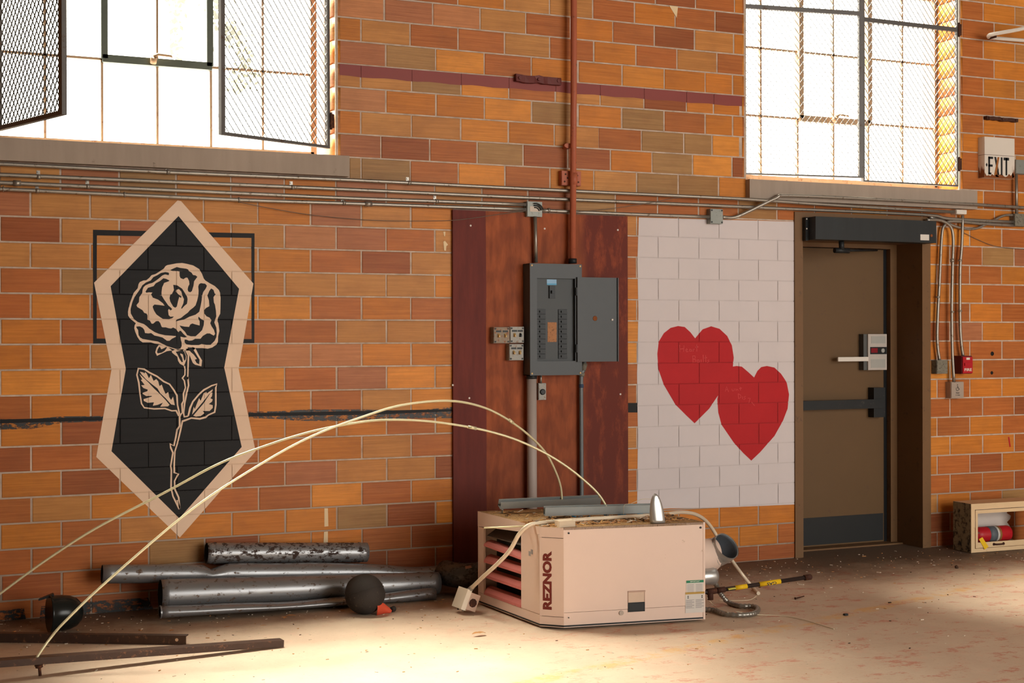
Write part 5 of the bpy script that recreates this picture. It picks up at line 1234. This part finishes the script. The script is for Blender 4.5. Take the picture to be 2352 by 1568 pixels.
c = P(1066, 1322, -.36); m = MB()
m.pipe(curve_pts([c + Vector((.20, .05, .0)), c + Vector((.08, .005, 0)), c + Vector((.02, .005, 0)), c + Vector((-.028, .035, 0)), c + Vector((-.05, .085, 0)), c + Vector((-.055, .15, 0))], 4), .072, .003, 26); m.build('tube', [DUCT_DARK, INSIDE], t)
m = MB()
for q, dd in ((c + Vector((.06, .003, 0)), Vector((1, .1, 0))), (c + Vector((-.02, .028, 0)), Vector((.75, -.65, 0)))): m.tube([q - dd.normalized() * .004, q + dd.normalized() * .004], .075, 26, False)
m.build('crimp_ring', DUCT_DARK, t, kind='stuff')
m = MB(); m.prism([c + Vector((-.02, -.074, .052)), c + Vector((.02, -.068, .056)), c + Vector((.016, -.062, .068)), c + Vector((-.02, -.066, .066))], (0, -.001, .001)); m.build('scrap_patch', simple('pink_patch', (176, 132, 112), .7), t)
# ball
bf = F(838, 1409); br = .108
t = thing('medicine_ball', 'worn black rubber ball on the floor in front of the ducts', 'ball', bf)
m = MB(); bmesh.ops.create_uvsphere(m.bm, u_segments=40, v_segments=24, radius=br, matrix=Matrix.Translation(bf + Vector((0, 0, br - .002))))
for v in m.bm.verts:
    q = v.co - (bf + Vector((0, 0, br))); n_ = math.sin(q.x * 37 + 1) * math.sin(q.y * 31) * math.sin(q.z * 43 + 2); v.co += q.normalized() * .0028 * n_
for f in m.bm.faces: f.smooth = True
m.build('ball', RUBBER, t)
cc = bf + Vector((0, 0, br - .002)); m = MB(); ring = [cc + Vector((math.cos(u) * .1082, math.sin(u) * .1082 * .92, .012 + .042 * math.sin(u + 2.6))) for u in [2 * math.pi * i / 40 for i in range(40)]]
ring = [cc + (q - cc).normalized() * .1085 for q in ring]; m.tube(ring + ring[:1], .0022, 6, False); m.build('seam', RUBBER, t)
# orange shard
ob = F(876, 1410); m = MB(); rings = []
for i in range(9):
    u = i / 8; a = -.4 + 1.5 * u
    o_ = ob + Vector((-.035 + .085 * u, -.012 + .02 * math.sin(a * 2), 0))
    h_ = .078 * (1 - u) ** .8 + .012; lean = .012 * u
    rings.append([o_ + Vector((0, 0, .001)), o_ + Vector((lean * .5, -.016 + .012 * u, h_ * .5)), o_ + Vector((lean, .004, h_)), o_ + Vector((lean + .002, .007, h_)), o_ + Vector((lean * .5 + .002, -.012 + .012 * u, h_ * .5)), o_ + Vector((.002, .004, .001))])
m.loft(rings, True, True); o = m.build('plastic_shard', ORANGE); tag(o, 'curved orange-red plastic shard at the foot of the black ball', 'plastic scrap')
m = MB(); q = ob + Vector((.062, .02, .016)); m.tube([q, q + Vector((.02, .015, 0)), q + Vector((.03, .03, -.002))], [.014, .016, .004], 10); o = m.build('rubber_scrap', RUBBER); tag(o, 'small dark rubber scrap behind the orange shard', 'rubber scrap')
# black enamel shade
hb = F(140, 1452); t = thing('lamp_shade', 'glossy black bell shaped lamp shade lying by the wall', 'lamp shade', hb)
c = P(112, 1409, -.40); ax_ = Vector((1, .12, -.03)).normalized(); M = frame(c, Vector((-.12, 1, 0)), (0, 0, 1))
m = MB(); m.lathe([(.094, 0), (.096, .006), (.092, .012), (.091, .06), (.086, .10), (.072, .135), (.048, .158), (.02, .168), (0.0, .170)], Matrix.Translation(c) @ Vector((0, 0, 1)).rotation_difference(ax_).to_matrix().to_4x4(), 36)
m.build('shade', GLOSSBLK, t)
m = MB(); q = P(118, 1372, -.40); m.loft([[q + Vector((-.062, .0, -.012)), q + Vector((-.05, .05, -.016)), q + Vector((-.05, .05, -.006)), q + Vector((-.062, .0, -.002))], [q + Vector((.012, -.01, .008)), q + Vector((.012, .05, .004)), q + Vector((.012, .05, .016)), q + Vector((.012, -.01, .020))]]); m.build('bent_tab', BLACKMET, t)
# ------------------------------------------------------------------ angle irons and curved rods
def angle(label, a, b, w1, h1, th, mat, hole=None, up=False):
    """angle iron from a to b (bottom front edge): upright front flange and top flange going back"""
    t = thing('angle_iron', label, 'angle iron', ((a + b) / 2).to_tuple(), 'rusty angle irons on the floor')
    d = (b - a).normalized(); back = Vector((-d.y, d.x, 0)).normalized(); upv = d.cross(back) * -1
    upv = Vector((0, 0, 1)) - d * d.z; upv.normalize()
    prof = [(0, 0), (0, h1), (w1, h1), (w1, h1 - th), (th, h1 - th), (th, 0)]
    m = MB(); m.loft([[q + back * u + upv * v for u, v in prof] for q in (a, b)]); m.build('bar', mat, t)
    return t, d, back
p = F(93, 1553); q = F(652, 1486)
sl = (.052 - .004) / (q.x - p.x)
a = Vector((p.x, p.y + .0, .052)); b = Vector((q.x, q.y, .003)); d = (b - a)
a_ = a - d * .9; ta_, d_, bk = angle('long rusty angle iron raised on a bolt at the lower left', a_, b, .062, .030, .004, BARM)
m = MB(); m.cyl((b.x - .06, b.y - .0008 + .007, b.z + .02), (b.x - .06, b.y - .0012 + .006, b.z + .021), .006, 10); m.build('hole', BLACKPL, ta_)
m = MB(); c = Vector((p.x, p.y + .014, 0)); m.cyl(c + Vector((0, 0, .0)), c + Vector((-.006, 0, .062)), .0065, 8); m.cyl(c + Vector((-.004, 0, .036)), c + Vector((-.005, 0, .046)), .016, 6); m.cyl(c + Vector((-.004, 0, .047)), c + Vector((-.005, 0, .0515)), .020, 14); m.build('bolt', RUSTDARK, ta_)
a = F(-200, 1473); b = F(427, 1481); a.z = b.z = .001
t2, d_, bk = angle('flat lying dark angle iron ending left of the ducts', a, b, .040, .044, .005, BARM)
m = MB(); q = P(408, 1470, b.y - .0); fr_ = b - d_ * .045 + Vector((0, 0, .024)); m.cyl(fr_ - bk * .0012, fr_ + bk * .002, .008, 12); m.build('hole', simple('hole_light', (196, 160, 130), .7), t2)
def rod(label, pts, r=.0062, coup=None):
    P3 = [P(x, y, Y) for x, y, Y in pts]; t = thing('curved_rod', label, 'rod', P3[0], 'two long bowed rods')
    path = curve_pts(P3, 8); MB().tube(path, r, 10).build('rod', ROD, t)
    if coup:
        a, b = coup; MB().tube([P(*a), P(*b)], r + .003, 10).build('coupling', ROD, t)
    return t
b0 = Vector((p.x - .012, p.y + .018, .084)); d0 = project(b0)
rod('bowed rod rising from the bolted angle iron to the rear strut', [(d0[0], d0[1], b0.y), (112, 1470, -1.28), (150, 1426, -1.27), (250, 1331, -1.24), (443, 1168, -1.18), (600, 1065, -1.12), (720, 1000, -1.07), (845, 953, -1.02), (920, 931, -.99), (1000, 921, -.96), (1060, 923, -.93), (1120, 939, -.90), (1172, 967, -.88), (1220, 1004, -.85), (1255, 1042, -.82), (1277, 1085, -.80), (1288, 1120, -.79), (1291, 1158, -.785)], coup=((1169, 964, -.88), (1178, 971, -.877)))
rod('bowed rod arching from the left edge to the front strut', [(-60, 1406, -.62), (0, 1363, -.63), (100, 1290, -.65), (220, 1213, -.68), (380, 1130, -.71), (500, 1066, -.75), (600, 1027, -.78), (715, 991, -.81), (830, 969, -.84), (905, 964, -.87), (990, 968, -.90), (1090, 983, -.94), (1170, 1004, -.97), (1240, 1034, -1.0), (1300, 1070, -1.03), (1350, 1110, -1.06), (1378, 1139, -1.08), (1398, 1172, -1.095)], coup=((1075, 980, -.935), (1094, 984, -.94)))

# ------------------------------------------------------------------ extinguisher cabinet on the floor
fl, fr2 = F(2228, 1270), F(2352, 1262)
X0, Yf = 6.605, -.335; Yb = -.150; CH = .335; W = .74; M0 = Matrix.Translation((X0, Yf, .003)) @ Matrix.Rotation(math.radians(-2.0), 4, 'Z')
t = thing('extinguisher_cabinet', 'cream metal extinguisher cabinet lying on its side at the right edge', 'cabinet', (6.95, -.25, 0))
D = .185; th = .004
def cb(lo, hi, nm, mat, **kw): m = MB(); m.box(lo, hi, M0); return m.build(nm, mat, t, bevel=.0015, **kw)
cb((0, .004, 0), (th, D, CH), 'side_panel', CABSIDE); cb((W - th, .004, 0), (W, D, CH), 'side_panel', CABM)
cb((th, .004, 0), (W - th, D, th), 'bottom_panel', CABM); cb((th, .004, CH - th), (W - th, D, CH), 'top_panel', CABM)
cb((0, 0, CH - .040), (W, .004, CH), 'frame_rail', CABM); cb((0, 0, 0), (W, .004, .026), 'frame_rail', CABM)
cb((0, 0, .026), (.032, .004, CH - .040), 'frame_stile', CABM); cb((W - .03, 0, .026), (W, .004, CH - .040), 'frame_stile', CABM)
m = MB(); i0, i1, j0, j1 = .040, .470, .068, .268
for lo, hi in (((.034, -.006, .030), (W - .034, 0, j0)), ((.034, -.006, j1), (W - .034, 0, CH - .044)), ((.034, -.006, j0), (i0 + .012, 0, j1)), ((i1, -.006, j0), (W - .034, 0, j1))): m.box(lo, hi, M0)
cd = m.build('door', CABM, t, bevel=.001, label='cream door frame without glass')
m = MB(); m.tube(curve_pts([M0 @ Vector(q) for q in ((.190, -.006, .050), (.200, -.022, .050), (.235, -.024, .050), (.262, -.022, .050), (.270, -.006, .050))], 5), .006, 8); m.cyl(M0 @ Vector((.188, -.008, .050)), M0 @ Vector((.188, -.005, .050)), .010, 10); m.cyl(M0 @ Vector((.272, -.008, .050)), M0 @ Vector((.272, -.005, .050)), .010, 10); m.build('handle', RUSTDARK, cd)
# torn white back sheet
n = 14; edge = [(.500 + .02 * math.sin(i * 1.7) + .012 * R.uniform(-1, 1) - (.02 * i / n), .012 + (CH - .03) * i / n) for i in range(n + 1)]
m = MB(); m.prism([M0 @ Vector((x, D - .004, z)) for x, z in [(.006, CH - .018), (.006, .012)] + edge], M0.to_3x3() @ Vector((0, .0015, 0))); m.build('torn_backing', simple('torn_white_backing', (196, 186, 178), .7, 0, .05), t, label='torn white backing sheet')
t = thing('fire_extinguisher', 'red fire extinguisher lying inside the cream cabinet', 'fire extinguisher', M0 @ Vector((.16, .09, .05)))
e0 = Vector((.085, .085, .106)); rE = .054
Me = M0 @ Matrix.Translation(e0) @ Matrix.Rotation(math.pi / 2, 4, 'Y')
m = MB(); m.lathe([(.012, -.030), (.016, 0), (.030, .006), (rE * .9, .030), (rE, .05), (rE, .292), (rE * .93, .305), (rE * .6, .31), (0, .311)], Me, 28); m.build('cylinder', ALARMR, t)
m = MB(); m.lathe([(rE + .0006, .115), (rE + .0006, .175)], Me, 28); m.build('label', simple('grey_extinguisher_label', (92, 98, 104), .5, 0, .3, 60), t, label='grey and white instruction label')
m = MB(); m.lathe([(rE + .0008, .175), (rE + .0008, .193)], Me, 28); m.build('label', simple('white_extinguisher_label', (200, 196, 188), .5, 0, .3, 70), t)
m = MB(); m.lathe([(rE + .0006, .195), (rE + .0006, .211)], Me, 28); m.build('label', simple('gold_extinguisher_label', (140, 104, 56), .5, 0, .2, 50), t)
m = MB(); m.box((.046, .065, .085), (.084, .100, .125), M0); m.box((.03, .030, .122), (.10, .052, .134), M0); m.build('valve', simple('valve_dull_red', (120, 62, 60), .5), t)
m = MB(); m.cyl(M0 @ Vector((.05, .085, .054)), M0 @ Vector((.34, .085, .054)), .001, 4); m.bm.free()
pt = [M0 @ Vector((x, y, z)) for x, y, z in ((.058, -.008, .092), (.088, -.008, .104), (.140, -.009, .036), (.108, -.009, .018))]
m = MB(); m.prism(pt, M0.to_3x3() @ Vector((0, -.0012, 0))); o = m.build('paper_tag', YELLOW); tag(o, 'bright yellow inspection tag hanging out of the cabinet', 'tag')

# ------------------------------------------------------------------ scraps on the wall and small litter on the floor
def scrap(name, label, cat, pts, mat, thick=-.0012, off=.0006, group=None):
    m = MB(); m.prism([Vector((*V2(x, y), 0)) for x, y in pts] and [Vector((V2(x, y)[0], -off, V2(x, y)[1])) for x, y in pts], (0, thick, 0)); o = m.build(name, mat); return tag(o, label, cat, group)
scrap('paper_scrap', 'torn cream paper triangle high on the tile left of the right window', 'paper', [(1537, 13), (1557, 15), (1554, 41), (1546, 28)], PAPER)
scrap('paper_scrap', 'small upper torn paper bit beside the top left of the plywood', 'paper', [(1018, 532), (1023, 532), (1022, 543), (1020, 542)], PAPER)
scrap('paper_scrap', 'ragged torn paper bit beside the top left of the plywood', 'paper', [(1018, 555), (1022, 553), (1029, 562), (1025, 565), (1024, 576), (1020, 575)], PAPER)
scrap('tape_strip', 'upper short strip of old cream tape above the duct pile', 'tape', [(745, 1167), (753, 1167), (754, 1208), (745, 1209)], PAPER)
scrap('tape_strip', 'lower short strip of old cream tape just above the duct pile', 'tape', [(744, 1221), (753, 1220), (753, 1247), (743, 1247)], PAPER)
for x, y, r in ((2279, 812, .016), (2278, 856, .013)):
    p = P(x, y, 0); m = MB(); m.lathe([(r, 0), (r * .7, .0008)], frame((p.x, -.0006, p.z), (1, 0, 0), (0, 0, 1)), 11); m.build('drill_hole', BLACKPL, wall, label='dark hole knocked in a tile')
p = P(2318, 1016, 0); m = MB(); m.prism([Vector((p.x - .012, -.0006, p.z + .04)), Vector((p.x, -.0006, p.z + .042)), Vector((p.x + .014, -.0006, p.z - .03)), Vector((p.x + .002, -.0006, p.z - .034))], (0, -.0004, 0)); m.build('red_mark', ALARMR, wall, label='short red paint mark')
def leaf(x, y, L, wd, ang, lift, label, mat=LEAFM, cat='dry leaf', group=None, name='dry_leaf'):
    o = F(x, y, .002); M = Matrix.Translation(o) @ Matrix.Rotation(ang, 4, 'Z'); m = MB(); n = 8; L1, L2 = [], []
    for i in range(n + 1):
        u = i / n; ww = wd * math.sin(math.pi * min(1, u * .92 + .05)) ** .8 * .5; z = lift * (math.sin(math.pi * u) * .4 + abs(u - .5) * .9)
        L1.append((L * (u - .5), -ww, z + ww * .35)); L2.append((L * (u - .5), ww, z + ww * .5))
    mid = [((a[0]), 0, min(a[2], b[2]) - wd * .12 + .002) for a, b in zip(L1, L2)]
    for i in range(n):
        m.poly([M @ Vector(q) for q in (L1[i], L1[i + 1], mid[i + 1], mid[i])], True); m.poly([M @ Vector(q) for q in (mid[i], mid[i + 1], L2[i + 1], L2[i])], True)
    ob = m.build(name, mat); return tag(ob, label, cat, group)
leaf(1100, 1459, .075, .030, .1, .022, 'curled brown leaf on the bright floor left of the heater front')
leaf(656, 1421, .040, .022, .9, .014, 'pale curled leaf on the floor in front of the duct pile')
leaf(668, 1416, .055, .020, -.3, .012, 'longer pale leaf curl right behind the small one')
leaf(550, 1408, .055, .014, -.5, .004, 'flat brown leaf sliver touching the front crushed duct')
leaf(395, 1450, .030, .020, .4, .010, 'reddish crumpled leaf left of the other leaf bits')
leaf(522, 1440, .034, .010, .1, .004, 'thin leaf sliver on the floor above the long angle iron')
leaf(605, 1437, .032, .010, -.1, .004, 'thin leaf sliver near the end of the long angle iron')
leaf(786, 1404, .036, .012, -.2, .006, 'small straw bit left of the black ball')
leaf(842, 1495, .020, .012, .8, .006, 'tiny leaf crumb on the bright floor')
m = MB(); o_ = F(1838, 1373, .006); m.tube([o_ + Vector((-.035, 0, 0)), o_ + Vector((-.028, 0, 0)), o_ + Vector((.04, .02, .004))], [.008, .005, .003], 8); o = m.build('loose_screw', RUSTDARK); tag(o, 'loose dark screw on the floor right of the heater', 'screw')
m = MB(); o_ = F(1942, 1411, .005); m.box((o_.x - .010, o_.y - .008, .0005), (o_.x + .012, o_.y + .008, .010)); o = m.build('dark_chip', BLACKMET, None, bevel=.002); tag(o, 'small dark chip on the floor below the right door', 'chip')
m = MB(); o_ = F(2197, 1302, .008); bmesh.ops.create_icosphere(m.bm, subdivisions=1, radius=.014, matrix=Matrix.Translation(o_)); o = m.build('pebble', TWIG); tag(o, 'dark pebble on the floor in front of the cabinet', 'pebble')
# crumbs and grit strewn over the floor, thickest along the wall
m = MB(); RR = random.Random(5)
for i in range(1300):
    x = RR.uniform(.2, 7.2); y = -abs(RR.gauss(0, .75)) - .03
    if RR.random() < .35: y = RR.uniform(-2.6, -.1)
    if y < -2.9: continue
    if 2.8 < x < 3.8 and -1.6 < y < -.6: continue
    s = RR.uniform(.0012, .0042) * (1 if RR.random() < .95 else 1.8); m.mi = RR.choice((0, 0, 0, 0, 1, 2, 2))
    M = Matrix.Translation((x, y, s * .3)) @ Matrix.Rotation(RR.uniform(0, 6), 4, 'Z'); l = RR.uniform(.8, 2.4)
    m.box((-s * l, -s * .7, -s * .3), (s * l, s * .7, s * .4), M)
o = m.build('floor_grit', [STONE, TWIG, LEAFM]); o['kind'] = 'stuff'; tag(o, 'scattered crumbs and grit on the concrete floor', 'grit')
